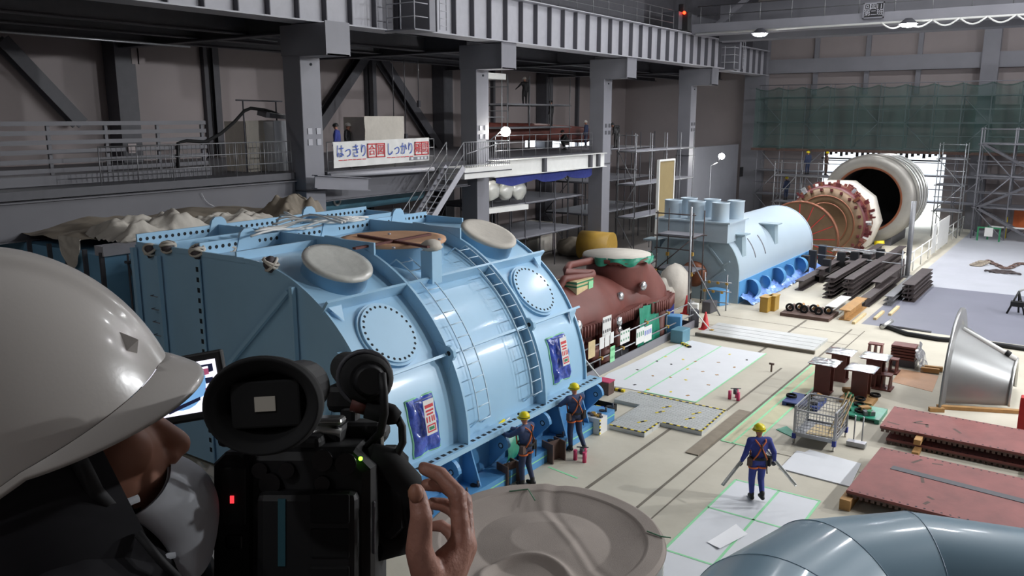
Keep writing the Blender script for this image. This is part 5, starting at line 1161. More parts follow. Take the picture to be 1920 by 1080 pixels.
# things on the mezzanine
def tent(px0, px1, py0, x, z1, mt, lab):
    a, c = AX(px0, py0, x), AX(px1, py0, x); t = thing('sheeted_booth', lab, 'booth', ((x-.6), (a.y+c.y)/2, 6.25))
    m = MB(); m.grid(lambda u, v: (x+.05*noise.noise(Vector((u*6, v*5, px0))), a.y+(c.y-a.y)*u, 6.25+(a.z-6.25)*v), 14, 10); m.build('front_sheet', mt, t)
    m = MB(); m.box((x-1.3, a.y+.02, 6.25), (x-.06, c.y-.02, a.z-.03)); m.build('box', mt, t); return t
tent(460, 514, 226, -26.2, 8, 'tarp_white', 'dull grey sheeted booth under the thin hose gantry'); tent(513, 556, 226, -25.6, 8, 'white_sheet', 'white sheeted booth beside the first column, under a small hood')
tent(683, 757, 218, -26, 8, 'tarp_white', 'white sheeted box above the slogan banner')
t = thing('hose_gantry', 'thin pipe gantry carrying a black hose on the mezzanine', 'gantry', tuple(AX(485, 290, -26)))
a, c = AX(455, 188, -26), AX(517, 190, -26)
for p in (a, c): m = MB(); m.tube([Vector((p.x, p.y, 6.25)), p], .03, 6); m.build('post', 'steel_dark', t)
m = MB(); m.tube([a+Vector((0, -.3, 0)), c+Vector((0, .3, 0))], .03, 6); m.build('bar', 'steel_dark', t)
m = MB(); m.tube([AX(x, y, -25.9) for x, y in ((334, 330), (334, 268), (350, 264), (385, 266), (415, 250), (440, 228), (458, 208), (470, 203), (495, 206), (510, 210))]+[AX(540, 222, -25.9)], .06, 8); one(m, 'black_hose', ['black_rubber'], 'black hose looping over the thin pipe gantry', 'hose')
m = MB(); p = AX(530, 213, -25.6); m.prism([p+Vector((0, -.75, .05)), p+Vector((0, .75, -.15)), p+Vector((0, .75, -.25)), p+Vector((0, -.8, -.15))], (-.5, 0, .1)); one(m, 'sheet_hood', ['steel_dark'], 'small dark hood above the white sheeted booth', 'hood')
m = MB(); m.tube([AX(338, 365, -27), AX(560, 380, -27), AX(780, 352, -27)], .62, 24); o = one(m, 'blue_vessel', ['tube_blue'], 'long teal blue cylinder under the mezzanine by the first column', 'vessel')
for (px, py) in ((632, 376), (490, 374)): p = AX(px, py, -26.35); m = MB(); m.tube([p+Vector((0, .18*math.cos(a*PI/8), .18*math.sin(a*PI/8))) for a in range(16)], .05, 6, closed=True); one(m, 'white_ring', ['white_paint'], 'white ring marking beside the first column under the platform' if px > 600 else 'smaller white ring on the vessel left of the first column', 'ring')
m = MB(); q = [AX(x, y, -24.4) for x, y in ((378, 362), (384, 374), (392, 382), (402, 387))]; m.tube(q, .008, 5); one(m, 'light_string', ['white_sheet'], 'short curved string of small white lights under the platform', 'lights')
for i, (px, y1_) in enumerate(((735, 235), (757, 262), (783, 200))):
    a = AX(px, 100, -31); c = AX(px+3, y1_, -31); m = MB(); m.tube([Vector((-31, a.y, 11.3)), Vector((-31, a.y, c.z+.3))], .025, 5); m.cbox((-31, a.y, c.z+.15), (.15, .15, .35)); one(m, 'hanging_chain', ['steel_dark'], ['thin hoist chain hanging left of three above the sheeted box', 'longest hoist chain, middle of three above the sheeted box', 'shortest hoist chain, right of three near the dark brace'][i], 'chain')
# wrapped bags and blue tarp under the pale beam
m = MB(); a, c = AX(930, 335, -24.4), AX(1110, 320, -24.4); m.grid(lambda u, v: (-24.4+.15*math.sin(u*22), a.y+(c.y-a.y)*u, 5.42-(.35+.25*abs(math.sin(u*9)))*v), 50, 5); one(m, 'blue_tarp', ['coverall'], 'dark blue tarp drooping under the white platform beam', 'tarp')
for i, px in enumerate((922, 948, 972)): p = AX(px, 357, -24.9); o = one(lump(p, .62, i, (.5, .9, .8), .3), 'silver_bag', ['plastic_clear'], ['leftmost pale bag hung under the blue tarp', 'middle pale bag hung under the blue tarp', 'rightmost pale bag hung under the blue tarp'][i], 'bag')
m = MB(); a = AX(908, 397, -24.6); m.beam((-24.6, 32.2, a.z+.03), AX(985, 387, -24.6), .4, .25); one(m, 'white_ledge', ['white_paint'], 'white ledge beam low behind the second column', 'beam')
p = G(1003, 470); m = MB(); m.cbox(p+Vector((0, 0, .9)), (2.0, 2.0, 1.8)); one(m, 'bulk_bag', ['tarp_white'], 'dull pale bulk bag on the dark floor behind the casing', 'bag', bevel=.15)
p = G(1072, 478); o = one(lump(p+Vector((0, 0, .5)), 1.0, 8, (1, 1, .6), .2), 'bulk_bag', ['tarp'], 'slumped pale bag on the floor left of the yellow tank', 'bag')
m = MB(); m.tube([Vector((-30.5, 40, 7.4)), Vector((-30.2, 46, 7.3)), Vector((-30.2, 52, 7.0))], .55, 20); one(m, 'red_duct', ['primer_red'], 'long rusty red duct lying on the mezzanine scaffold', 'duct')
# hanging work lights
def work_light(p, r_, e, lab, to):
    t = thing('work_light', lab, 'lamp', tuple(p)); m = MB(); m.ell(p, r_, 16); m.build('globe', 'bulb', t); m = MB(); m.tube([p+Vector((0, 0, r_*.9)), to], .03, 6); m.build('arm', 'steel_dark', t)
    lamp('work_light_glow', 'POINT', tuple(p+Vector((.25, -.25, 0))), e, (1, .97, .9), r_)
work_light(AX(948, 247, -23.9), .24, 260, 'blazing round work light beside the second column', Vector((-23.7, 31.9, 7.18))); work_light(AX(1353, 293, -22.5), .22, 220, 'blazing round work light on the wall behind the generator', AX(1345, 305, -22.6))
m = MB(); p = AX(1345, 305, -22.6); m.tube([p, p+Vector((0, -1.2, -.15)), p+Vector((0, -1.2, -5.4))], .04, 6); one(m, 'lamp_pole', ['galv'], 'pole with a short arm holding the far work light', 'pole')
t = thing('site_hut_wall', 'grey concrete wall panel behind the fourth column', 'wall', (-25, 62, 0)); m = MB(); m.box((-25.5, 57.2, 0), (-25.2, 69, 6.0)); m.build('panel', 'steel_grey', t)
m = MB(); p = AX(1391, 322, -25.15); m.box((-25.2, p.y-.4, p.z-.4), (-25.12, p.y+.4, p.z+.4)); m.build('vent', 'black', t)
# left: condenser neck under tarps
t = thing('condenser_neck', 'blue ribbed condenser wall under tarpaulins at the far left', 'condenser', (-24, 15, 0))
m = MB(); m.box((-31, 11.0, 0), (-20.25, 18.8, 4.85)); m.build('shell', 'cond_blue', t)
for x in (-20.3, -21.1, -22.0, -22.9, -24.0): m = MB(); m.box((x-.04, 10.9, 0), (x+.04, 11.0, 4.95)); m.build('rib', 'steel_dark', t)
m = MB(); m.box((-20.6, 10.95, 4.85), (-20.2, 18.8, 5.1)); m.build('rim_beam', 'steel_light', t)
for i, (x0_, x1_, y0_, y1_, mt, amp, lab) in enumerate(((-31, -21.6, 11, 18.8, 'tarp', .25, 'wide dull brown tarpaulin spread over the condenser'), (-22.6, -20.35, 11.6, 14.4, 'tarp_white', .5, 'heaped white tarpaulin on the near rim of the condenser'), (-22.4, -20.4, 14.4, 17, 'tarp_white', .3, 'low white tarpaulin along the rim, middle'), (-22.2, -20.4, 17, 18.8, 'tarp', .55, 'bulging tarpaulin bundle at the far end of the rim'))):
    m = MB(); m.grid(lambda u, v: (x0_+(x1_-x0_)*u, y0_+(y1_-y0_)*v, 5.1+amp*min(1, 6*min(u, 1-u, v, 1-v))*(.75+.9*noise.noise(Vector((u*4+i*7, v*4, i))))+.1*noise.noise(Vector((u*14, v*14, i)))), 40, 40); one(m, 'tarpaulin', [mt], lab, 'tarpaulin')
m = MB(); p = AY(150, 440, 11.0); m.grid(lambda u, v: (p.x-.9+1.1*u, 10.88-.05*noise.noise(Vector((u*5, v*5, 0))), 5.25-(.75*math.sin(PI*u)**.6+.1)*v), 16, 10); one(m, 'tarpaulin_flap', ['tarp_white'], 'white tarpaulin flap hanging down over the condenser front', 'tarpaulin')
p = AY(22, 470, 11.2); m = MB(); m.tube([p, Vector((p.x-.05, p.y, p.z+.95))], .035, 6); m.cyl((p.x, p.y, 4.85), p, .12, 10); one(m, 'rail_stanchion', ['steel_light'], 'short rail post standing on the condenser at far left', 'post')
m = MB(); m.tube([(-31.2, 17, 5.5), (-20, 14.2, 6.3)], .012, 4)
# dark equipment in the slot between condenser and casing
scaffold('dark scaffold wedged in the slot between condenser and casing', (-20.05, 11.5, 0), 1, 3, 3, .9, 2.0, 1.55, mt='steel_dark', r=.03, rails=False, top=.1)
# ---------------------------------------------------------------- overhead crane
t = thing('overhead_crane', 'grey overhead crane bridge with two lamps spanning the hall', 'crane', (-5, 54, 13.3))
m = MB(); m.box((-22.3, 51.6, 13.35), (13.8, 52.9, 14.0)); m.build('front_girder', 'steel_grey', t)
m = MB(); m.box((-22.3, 56.2, 13.3), (13.8, 57.6, 15.6)); m.build('rear_girder', 'steel_grey', t)
m = MB(); m.box((-23.4, 49.5, 13.55), (-22.3, 59.5, 14.6)); m.build('end_carriage', 'steel_dark', t)
m = MB(); m.tube([(-22, 51.5, 13.4), (13.5, 51.5, 13.4)], .06, 8); m.build('cable_pipe', 'white_paint', t)
m = MB(); m.box((-22.3, 52.9, 14.0), (13.8, 56.2, 14.05)); m.build('walkway', 'steel_dark', t)
for z in (14.5, 15.05):  m = MB(); m.tube([(-22, 51.7, z), (13.5, 51.7, z)], .03, 6); m.build('handrail', 'pipe_grey', t)
for k in range(19): m = MB(); x = -21.8+1.9*k; m.tube([(x, 51.7, 14), (x, 51.7, 15.05)], .03, 6); m.build('rail_post', 'pipe_grey', t)
m = MB(); a = AY(1640, 54, 51.45); 
for k in range(8): x = -11+1.3*k; m.tube([(x+1.3*j/8, 51.42, 13.42-.35*math.sin(PI*j/8)) for j in range(9)], .05, 6); 
m.build('festoon_cable', 'white_paint', t)
for px, py in ((1425, 63), (1703, 45)):
    p = AY(px, py, 51.3); m = MB(); m.lathe([(.0, .3), (.18, .3), (.5, 0)], tuple(p), (0, 0, 1), 24); m.build('lamp_housing', 'steel_dark', t)
    m = MB(); m.ell(p+Vector((0, 0, -.02)), (.42, .42, .16), 20); m.build('lamp_lens', 'bulb', t)
    lamp('crane_lamp', 'SPOT', tuple(p+Vector((0, 0, -.3))), 5500, (.93, .95, 1), .4, target=(p.x+.5, 48, 0), spot=R(125), blend=.6)
sgn = thing('crane_sign', 'dark framed sign with pale block characters on the crane rail', 'sign', tuple(AY(1638, 18, 51.5))); a, c = AY(1620, 6, 51.5), AY(1657, 33, 51.5)
m = MB(); m.box((a.x, 51.45, c.z), (c.x, 51.5, a.z)); m.build('board', 'black', sgn)
m = MB()
for q in ((a.x, c.x, a.z-.06, a.z), (a.x, c.x, c.z, c.z+.06), (a.x, a.x+.06, c.z, a.z), (c.x-.06, c.x, c.z, a.z)): m.box((q[0], 51.42, q[2]), (q[1], 51.45, q[3]))
m.build('frame', 'steel_grey', sgn)
wd, hh = c.x-a.x, a.z-c.z
for s_, u, v, sz_ in (('回', .2, .72, .36), ('図', .48, .72, .36), ('1', .68, .72, .36), ('1', .85, .72, .36), ('第', .2, .32, .36), ('二', .5, .32, .32), ('班', .8, .34, .36)):
    text('lettering', s_, sz_, basis((a.x+wd*u, 51.44, c.z+hh*v), (1, 0, 0), (0, 0, 1), (0, -1, 0)), 'steel_light', sgn)
p = AY(1283, 24, 50); m = MB(); m.ell(p, .1, 10); o = one(m, 'warning_lamp', ['red_led'], 'small glowing red lamp on the crane girder walkway', 'lamp')
m = MB(); m.box((p.x-.3, 50.05, 13.5), (p.x+.25, 50.6, 14.6)); m.box((p.x-.45, 50.1, 14.6), (p.x-.1, 50.5, 15.1)); one(m, 'crane_motor', ['black'], 'black motor unit on the crane girder under the red lamp', 'motor', bevel=.05)
railing('girder_railing', [(-22.4, 26, 13.5), (-22.4, 49, 13.5)], 1.1, 'thin pipe railing along the top of the crane girder', step=1.6, mt='pipe_grey')
m = MB(); m.box((-24.3, 34, 13.5), (-23.9, 48, 16)); one(m, 'crane_cabinet', ['steel_dark'], 'long dark cabinet row behind the girder railing', 'cabinet')
m = MB(); m.beam(AY(1330, 60, 53.5), AY(1420, -20, 53.5), .25, .3); one(m, 'crane_stair', ['steel_grey'], 'slanting crane stair beam at the top of the picture', 'beam')
# ================================================================ PEOPLE
def body(prims, vox, mats, parent, name='body', smooth=3, it=None):
    """prims: (kind, data, material index); fused into ONE continuous skin, coloured by the nearest limb"""
    m = MB()
    for k, d, mi in prims:
        if k == 'c':
            a, c, ra, rb = d; a = Vector(a); c = Vector(c); n = 6
            m.tube([a.lerp(c, j/n) for j in range(n+1)], [ra+(rb-ra)*j/n for j in range(n+1)], 12); m.ell(a, ra*.99, 12); m.ell(c, rb*.99, 12)
        else: m.ell(d[0], d[1], 16, 0, d[2] if len(d) > 2 else None)
    tmp = m.build('tmp', mats); rm = tmp.modifiers.new('r', 'REMESH'); rm.mode = 'VOXEL'; rm.voxel_size = vox; rm.adaptivity = 0
    sm = tmp.modifiers.new('s', 'SMOOTH'); sm.iterations = smooth; sm.factor = .5
    me = mesh_of(tmp); bpy.data.objects.remove(tmp)
    import numpy as np
    me.materials.clear()
    for x in mats: me.materials.append(M[x])
    n = len(me.polygons); ctr = np.empty(n*3); me.polygons.foreach_get('center', ctr); ctr = ctr.reshape(-1, 3)
    me.polygons.foreach_set('use_smooth', [True]*n)
    if len(set(p[2] for p in prims)) > 1:
        best = np.full(n, 1e9); mi_ = np.zeros(n, dtype=np.int32)
        for k, d, mi in prims:
            if k == 'c':
                a, c = np.array(d[0]), np.array(d[1]); ab = c-a; t = np.clip((ctr-a)@ab/max(ab@ab, 1e-9), 0, 1); ds = np.linalg.norm(ctr-a-t[:, None]*ab, axis=1)-(d[2]+(d[3]-d[2])*t)
            else:
                r = np.array(d[1]) if not isinstance(d[1], (int, float)) else np.array([d[1]]*3); q = ctr-np.array(d[0])
                if len(d) > 2: q = q @ np.array(d[2].inverted()).T
                ds = (np.linalg.norm(q/r, axis=1)-1)*r.min()
            sel = ds < best; best[sel] = ds[sel]; mi_[sel] = mi
        me.polygons.foreach_set('material_index', mi_)
    if parent is not None: me.transform(LOC[parent.name].inverted())
    o = bpy.data.objects.new(name, me); COL.objects.link(o)
    if parent is not None: o.parent = parent; LOC[o.name] = LOC[parent.name].copy()
    return o
def worker(label, pos, rz, J=None, top='coverall', bottom='coverall', helmet='helmet_yellow', harness=True, vox=.02, s=1.0, group=None, full=True):
    """J: joints in the local frame, x right, y ahead, z up"""
    D_ = dict(lf=(-.1, .02, .04), rf=(.1, .02, .04), lk=(-.11, .04, .48), rk=(.11, .04, .48), lh=(-.1, 0, .9), rh=(.1, 0, .9), w=(0, 0, 1.0), ch=(0, .01, 1.28), nk=(0, .02, 1.47), hd=(0, .05, 1.6),
              ls=(-.2, 0, 1.4), rs=(.2, 0, 1.4), le=(-.27, 0, 1.13), re=(.27, 0, 1.13), lw=(-.28, .1, .88), rw=(.28, .1, .88))
    if J: D_.update(J)
    t = thing('person', label, 'person', tuple(pos), rz, group); T = LOC[t.name] @ Matrix.Scale(s, 4)
    P_ = {k: T @ Vector(v) for k, v in D_.items()}; fwd = (T.to_3x3() @ Vector((0, 1, 0))).normalized(); rgt = (T.to_3x3() @ Vector((1, 0, 0))).normalized(); Z_ = Vector((0, 0, 1))
    mats = [top, bottom, 'skin', 'boot', 'glove']; pr = []
    c = lambda a, b_, ra, rb, mi: pr.append(('c', (a, b_, ra*s, rb*s), mi))
    c(P_['lh'], P_['lk'], .1, .075, 1); c(P_['rh'], P_['rk'], .1, .075, 1); c(P_['lk'], P_['lf']+Z_*.1, .075, .055, 1); c(P_['rk'], P_['rf']+Z_*.1, .075, .055, 1)
    for f in ('lf', 'rf'): c(P_[f]+Z_*.02-fwd*.05, P_[f]+fwd*.14+Z_*.005, .05, .045, 3); c(P_[f]+Z_*.12, P_[f]+Z_*.03, .058, .055, 3)
    Rm = T.to_3x3().normalized()
    pr.append(('e', (P_['w']-Z_*.02, (.19*s, .135*s, .15*s), Rm), 1)); c(P_['w'], P_['ch'], .15, .165, 0); pr.append(('e', (P_['ch'], (.21*s, .14*s, .2*s), Rm), 0))
    c(P_['ls'], P_['rs'], .085, .085, 0); c(P_['ls'], P_['le'], .075, .06, 0); c(P_['rs'], P_['re'], .075, .06, 0); c(P_['le'], P_['lw'], .06, .045, 0); c(P_['re'], P_['rw'], .06, .045, 0)
    c(P_['nk']-Z_*.05, P_['hd']-Z_*.05, .06, .055, 2)
    pr.append(('e', (P_['hd'], (.075*s, .092*s, .115*s), Rm), 2)); c(P_['hd']+fwd*.08*s-Z_*.01, P_['hd']+fwd*.1*s-Z_*.03, .016, .02, 2)
    for wv, el, sd in (('lw', 'le', -1), ('rw', 're', 1)):
        d = (P_[wv]-P_[el]).normalized(); pr.append(('e', (P_[wv]+d*.06*s, .045*s), 4)); sid = rgt if abs(d.dot(rgt)) < .8 else fwd; sid = (sid-d*sid.dot(d)).normalized()
        if full:
            for k in range(4): c(P_[wv]+d*.08+sid*(.024*(k-1.5)), P_[wv]+d*(.13+.012*(1.5-abs(k-1.5)))+sid*(.027*(k-1.5))+Z_*-.02, .0145, .0125, 4)
            c(P_[wv]+d*.04+sid*.04*-sd, P_[wv]+d*.09+sid*.06*-sd, .015, .013, 4)
    body(pr, vox*s, mats, t)
    hd = P_['hd']; m = MB(); hc = hd+Z_*.03*s
    m.lathe([(.128*s, 0), (.13*s, .03*s), (.115*s, .085*s), (.075*s, .125*s), (.03*s, .142*s), (.0, .145*s)], hc, Z_, 20); m.lathe([(.1*s, 0), (.15*s, -.01*s)], hc+fwd*.02*s, Z_, 20); m.build('helmet', helmet, t)
    if full:
        m = MB(); m.lathe([(.131*s, .012*s), (.135*s, .02*s), (.131*s, .03*s)], hc, Z_, 20); m.build('helmet_band', 'black', t)
        m = MB(); m.cbox(hc+fwd*.15*s+Z_*.05*s, (.05, .05, .045)); m.build('head_lamp', 'black', t)
        m = MB(); m.tube([hd+rgt*.08*s-fwd*.02, hd-Z_*.12*s+fwd*.03, hd-rgt*.08*s-fwd*.02], .008, 5); m.build('chin_strap', 'black', t)
    if harness:
        bk = -fwd*.165*s; fr = fwd*.165*s; m = MB()
        wl_ = P_['w']; cz = P_['ch']
        m.lathe([(.19*s, -.03), (.2*s, 0), (.19*s, .035)], wl_+Z_*.03, Z_, 20); m.build('tool_belt', 'black', t)
        for sd in (-1, 1):
            m = MB(); m.tube([wl_+rgt*sd*.15+bk*.7, wl_.lerp(cz, .5)+rgt*sd*.08+bk*1.06, cz+Z_*.02+bk*1.03, cz+Z_*.14-rgt*sd*.1+bk*.85, P_['nk']-Z_*.0-rgt*sd*.13, cz+Z_*.1-rgt*sd*.12+fr*.9, cz-Z_*.1-rgt*sd*.13+fr, wl_-rgt*sd*.12+fr*.95], .018, 6); m.build('harness_strap', 'orange', t)
            m = MB(); hp_ = P_['lh' if sd < 0 else 'rh']; m.lathe([(.112*s, -.02), (.116*s, 0), (.112*s, .02)], hp_-Z_*.1, Z_, 14); m.build('leg_loop', 'orange', t)
        m = MB(); m.cbox(wl_+rgt*.2-fwd*.06-Z_*.05, (.12, .12, .2)); m.build('tool_pouch', 'black_rubber', t)
        m = MB(); m.cbox(wl_-rgt*.2-fwd*.06-Z_*.05, (.1, .12, .18)); m.build('tool_pouch', 'rust', t)
        m = MB(); m.tube([cz+bk*1.1+Z_*.1, cz+bk*1.15, wl_+bk*1.3+rgt*.1, wl_-Z_*.3+bk+rgt*.15], .014, 6); m.build('lanyard', 'black', t)
    return t, P_
# the walker with two lengths of channel
wt, WP = worker('worker in blue coveralls walking with two metal channels, yellow helmet', G(1417, 938), R(38), dict(rf=(.08, -.14, .12), rk=(.1, .05, .5), lf=(-.08, .06, .04), lk=(-.1, .06, .48), lw=(-.36, .02, .93), le=(-.31, -.06, 1.14), rw=(.36, .02, .93), re=(.32, -.05, 1.14)), vox=.017)
for k, (s_, dpx) in enumerate((('lw', (1368, 893)), ('rw', (1476, 892)))):
    p = WP[s_]; q = AD(dpx[0], dpx[1], (p-CAM).dot(_fw)-.1); d = (q-p).normalized(); a = p-d*.25; m = MB(); m.beam(a, a+d*.95, .09, .012); m.beam(a+Vector((0, 0, .03)), a+d*.95+Vector((0, 0, .03)), .012, .05)
    one(m, 'metal_channel', ['alu'], ['metal channel carried in the left hand of the walking worker', 'metal channel carried in the right hand of the walking worker'][k], 'channel')
# worker reaching over the casing foot
w2, P2 = worker('worker in navy reaching over the casing foot with cables, nearer of two', (-9.98, 14.75, 0), R(88), dict(lw=(-.13, .55, 1.16), le=(-.22, .3, 1.2), rw=(.12, .55, 1.22), re=(.24, .28, 1.18), rf=(.12, -.1, .04), rk=(.12, .02, .5)), 'coverall_navy', 'trouser_navy', vox=.017)
w3, P3 = worker('worker in navy stretching a line along the casing, farther of two', (-10.12, 17.15, 0), R(62), dict(lw=(-.25, .45, 1.1), le=(-.3, .2, 1.2), rw=(-.02, .4, 1.12), re=(.24, .2, 1.16), rf=(.14, -.26, .05), rk=(.12, -.02, .5)), 'coverall_navy', 'trouser_navy', vox=.017)
m = MB(); m.tube([P2['lw']+Vector((-.1, .12, .05)), (P2['lw']+P3['lw'])/2+Vector((0, 0, .02)), P3['lw']+Vector((-.02, .0, .0))], .014, 6); one(m, 'taut_line', ['white_paint'], 'white line stretched between the two workers at the casing', 'line')
p = P2['lw']+Vector((-.22, 0, -.02)); t = thing('cable_bundle', 'yellow and white cable bundle held by the nearer worker', 'cable', tuple(p))
m = MB(); m.tube([p+Vector((-.45, -.25, .1)), p+Vector((0, 0, .12)), p+Vector((.0, .35, .2))], .035, 6); m.build('yellow_cable', 'helmet_yellow', t)
for k in range(4): m = MB(); m.tube([p+Vector((-.5+.1*k, -.3, -.05-.1*k)), p+Vector((-.1, 0, -.02*k)), p+Vector((.05, .5-.1*k, .22-.12*k))], .014, 5); m.build('white_cable', 'white_paint', t)
m = MB(); m.cbox(p+Vector((0, .15, .12)), (.25, .2, .03), 0, .5); m.build('tag', 'white_paint', t)
p = Vector((-10.55, 14.95, 0)); m = MB(); m.grid(lambda u, v: (p.x+.1*math.sin(v*3), p.y+(u-.5)*.55*(1-.3*v), 1.0-.6*v+.05*noise.noise(Vector((u*6, v*6, 1)))), 10, 10); one(m, 'green_bag', ['green_vinyl'], 'green bag hanging at the casing foot beside the nearer worker', 'bag')
# far workers
def far(label, p, rz, J=None, top='trouser_navy', helmet='helmet_white', s=1.0): return worker(label, p, rz, J, top, top, helmet, False, .04, s, None, False)
p = AX(984, 198, -30.7); far('worker standing high on the mezzanine scaffold pointing left', (p.x, p.y, 8.98), R(60), dict(lw=(-.55, .1, 1.05), le=(-.38, .05, 1.2)), 'boot')
p = AX(1034, 233, -29.4); far('worker standing on the red duct of the mezzanine', (p.x, p.y, 7.62), R(100), None, 'boot', 'boot', .95)
p = AX(1060, 285, -27); far('crouching worker on the mezzanine behind the pipe railing', (p.x, p.y, 6.26), R(140), dict(w=(0, -.1, .55), lh=(-.1, -.1, .5), rh=(.1, -.1, .5), ch=(0, .05, .8), nk=(0, .14, .95), hd=(0, .2, 1.06), ls=(-.2, .08, .92), rs=(.2, .08, .92), le=(-.25, .2, .7), re=(.25, .2, .7), lw=(-.15, .35, .6), rw=(.15, .35, .6), lk=(-.13, .2, .5), rk=(.13, .2, .5)), 'boot', 'boot')
p = AX(1099, 262, -29); far('worker in dark clothes near the third column on the mezzanine', (p.x, p.y, 6.26), R(100), None, 'trouser_navy', 'helmet_white')
p = AX(1156, 250, -26); far('worker bending on the scaffold just right of the third column', (p.x, p.y, 6.26), R(80), dict(ch=(0, .14, 1.22), nk=(0, .28, 1.38), hd=(0, .36, 1.46)), 'boot', 'boot')
p = AX(633, 280, -26.4); far('worker in blue on the platform just right of the first column', (p.x, p.y, 6.26), R(120), None, 'coverall', 'boot')
p = AX(652, 280, -27.0); far('dark clothed worker on the platform left of the white box', (p.x, p.y, 6.26), R(-60), None, 'boot', 'helmet_white')
p = AY(1514, 320, 64.2); far('worker with yellow helmet on the scaffold left of the doorway', (p.x, p.y, 4.0), R(60), None, 'trouser_navy', 'helmet_yellow')
p = AY(1548, 318, 64.0); far('second yellow helmeted worker at the scaffold end by the ring', (p.x, p.y, 4.0), R(-60), None, 'rust', 'helmet_yellow')
p = AY(1474, 368, 64.2); far('worker with yellow helmet lower on the scaffold left of the doorway', (p.x, p.y, 2.03), R(60), None, 'trouser_navy', 'helmet_yellow')
# ================================================================ FOREGROUND: the camera operator on the viewing platform
def cs(v): return _rt*v[0]+_up*v[1]+_fw*v[2]          # right, up, away -> world direction
def K(px, py, t): return AD(px, py, t)
PLZ = 6.36
Hc = K(20, 800, .76)
F_ = cs((.77, .47, .42)).normalized(); U_ = cs((-.38, .81, -.40)); U_ = (U_-F_*U_.dot(F_)).normalized(); S_ = F_.cross(U_)   # S_ points to his right, towards us
HM = Matrix((F_, S_, U_)).transposed()
def L_(f, u, s): return Hc+F_*f+U_*u+S_*s
op = thing('person', 'camera operator in white helmet and face mask filming, seen from behind', 'person', (Hc.x-.1, Hc.y-.02, PLZ))
Z_ = Vector((0, 0, 1)); mats = ['dark_cloth', 'skin', 'skin_hand', 'boot', 'hair']; pr = []
def c_(a, b_, ra, rb, mi): pr.append(('c', (a, b_, ra, rb), mi))
def e_(c, r, mi, mt=None): pr.append(('e', (c, r, mt if mt else HM), mi))
e_(L_(-.005, 0, 0), (.1, .079, .115), 4); e_(L_(.035, -.075, 0), (.068, .062, .09), 1); e_(L_(.05, -.14, 0), (.045, .048, .04), 1)
c_(L_(.094, -.042, 0), L_(.112, -.097, 0), .010, .0145, 1); e_(L_(.101, -.101, .012), .0095, 1); e_(L_(.101, -.101, -.012), .0095, 1)
e_(L_(.078, -.02, .03), (.02, .03, .012), 1); e_(L_(.078, -.02, -.03), (.02, .03, .012), 1); e_(L_(.065, -.06, .04), (.03, .022, .03), 1); e_(L_(.065, -.06, -.04), (.03, .022, .03), 1)
e_(L_(.09, -.128, 0), (.014, .024, .009), 1); e_(L_(.09, -.137, 0), (.013, .022, .009), 1)
e_(L_(-.012, -.065, .079), (.018, .01, .03), 1); e_(L_(-.012, -.065, -.079), (.018, .01, .03), 1)
nb = L_(-.05, -.24, 0); c_(L_(-.02, -.08, 0), nb, .06, .062, 1)
sh_r = K(60, 1370, .62); sh_l = nb+(nb-sh_r)*.95; sh_l.z = sh_r.z
hipc = Vector((nb.x-.03, nb.y-.02, PLZ+.95))
chest = (sh_r+sh_l)/2-Z_*.12
Rw = Matrix((( sh_r-sh_l).normalized(), Z_.cross((sh_r-sh_l).normalized())*-1, Z_)).transposed()
c_(sh_r, sh_l, .075, .075, 0); e_(chest, (.2, .13, .24), 0, Rw); c_(chest, hipc, .15, .15, 0); e_(hipc, (.18, .14, .16), 0, Rw)
sx_ = (sh_r-sh_l).normalized(); fx_ = Vector((F_.x, F_.y, 0)).normalized()
for s_ in (-1, 1):
    h_ = hipc+sx_*.1*s_; k_ = h_-Z_*.44+fx_*.03; f_ = h_-Z_*.86; f_.z = PLZ+.09
    c_(h_, k_, .1, .075, 0); c_(k_, f_, .075, .055, 0); c_(Vector((f_.x, f_.y, PLZ+.045))-fx_*.05, Vector((f_.x, f_.y, PLZ+.045))+fx_*.15, .05, .045, 3)
el_r = K(500, 1720, .62); wr = K(812, 1130, .83); c_(sh_r, el_r, .062, .05, 0); c_(el_r, wr.lerp(el_r, .3), .048, .036, 0); c_(wr.lerp(el_r, .35), wr, .031, .026, 2)
el_l = sh_l-Z_*.24+fx_*.1; wl_ = K(470, 1180, .97); c_(sh_l, el_l, .062, .05, 0); c_(el_l, wl_, .048, .032, 0); 
# right hand: palm, four bent fingers, thumb leaving the side of the palm
mc = [K(866, 1018, .838), K(874, 1024, .862), K(870, 1036, .884), K(862, 1054, .9)]
fing = [[(858, 928, .85), (824, 889, .862), (794, 878, .868)], [(869, 938, .884), (834, 908, .892), (800, 909, .892)], [(860, 962, .91), (832, 946, .914), (809, 944, .91)], [(848, 1000, .925), (826, 985, .928), (808, 988, .924)]]
cm = K(806, 1092, .81)
for q in mc: c_(wr, q, .022, .0128, 2)
for a, b_ in zip(mc, mc[1:]): c_(a, b_, .0125, .012, 2)
c_(cm, mc[0], .016, .012, 2); c_(cm.lerp(mc[0], .5), wr.lerp(mc[2], .6), .016, .014, 2)
tips = []
for q, ch, r0 in zip(mc, fing, (.0108, .011, .0103, .0088)):
    p = q; r_ = r0
    for k, x in enumerate(ch): n_ = K(*x); c_(p, n_, r_, r_*.9, 2); e_(n_, r_*.96 if k < 2 else r_*.86, 2); p = n_; r_ *= .9
    tips.append(p)
th = [cm, K(785, 1032, .79), K(790, 968, .782), K(782, 924, .786)]
for a, b_, r0, r1 in zip(th, th[1:], (.017, .0135, .0108), (.0135, .0112, .0092)): c_(a, b_, r0, r1, 2)
e_(K(791, 968, .781), .0112, 2)
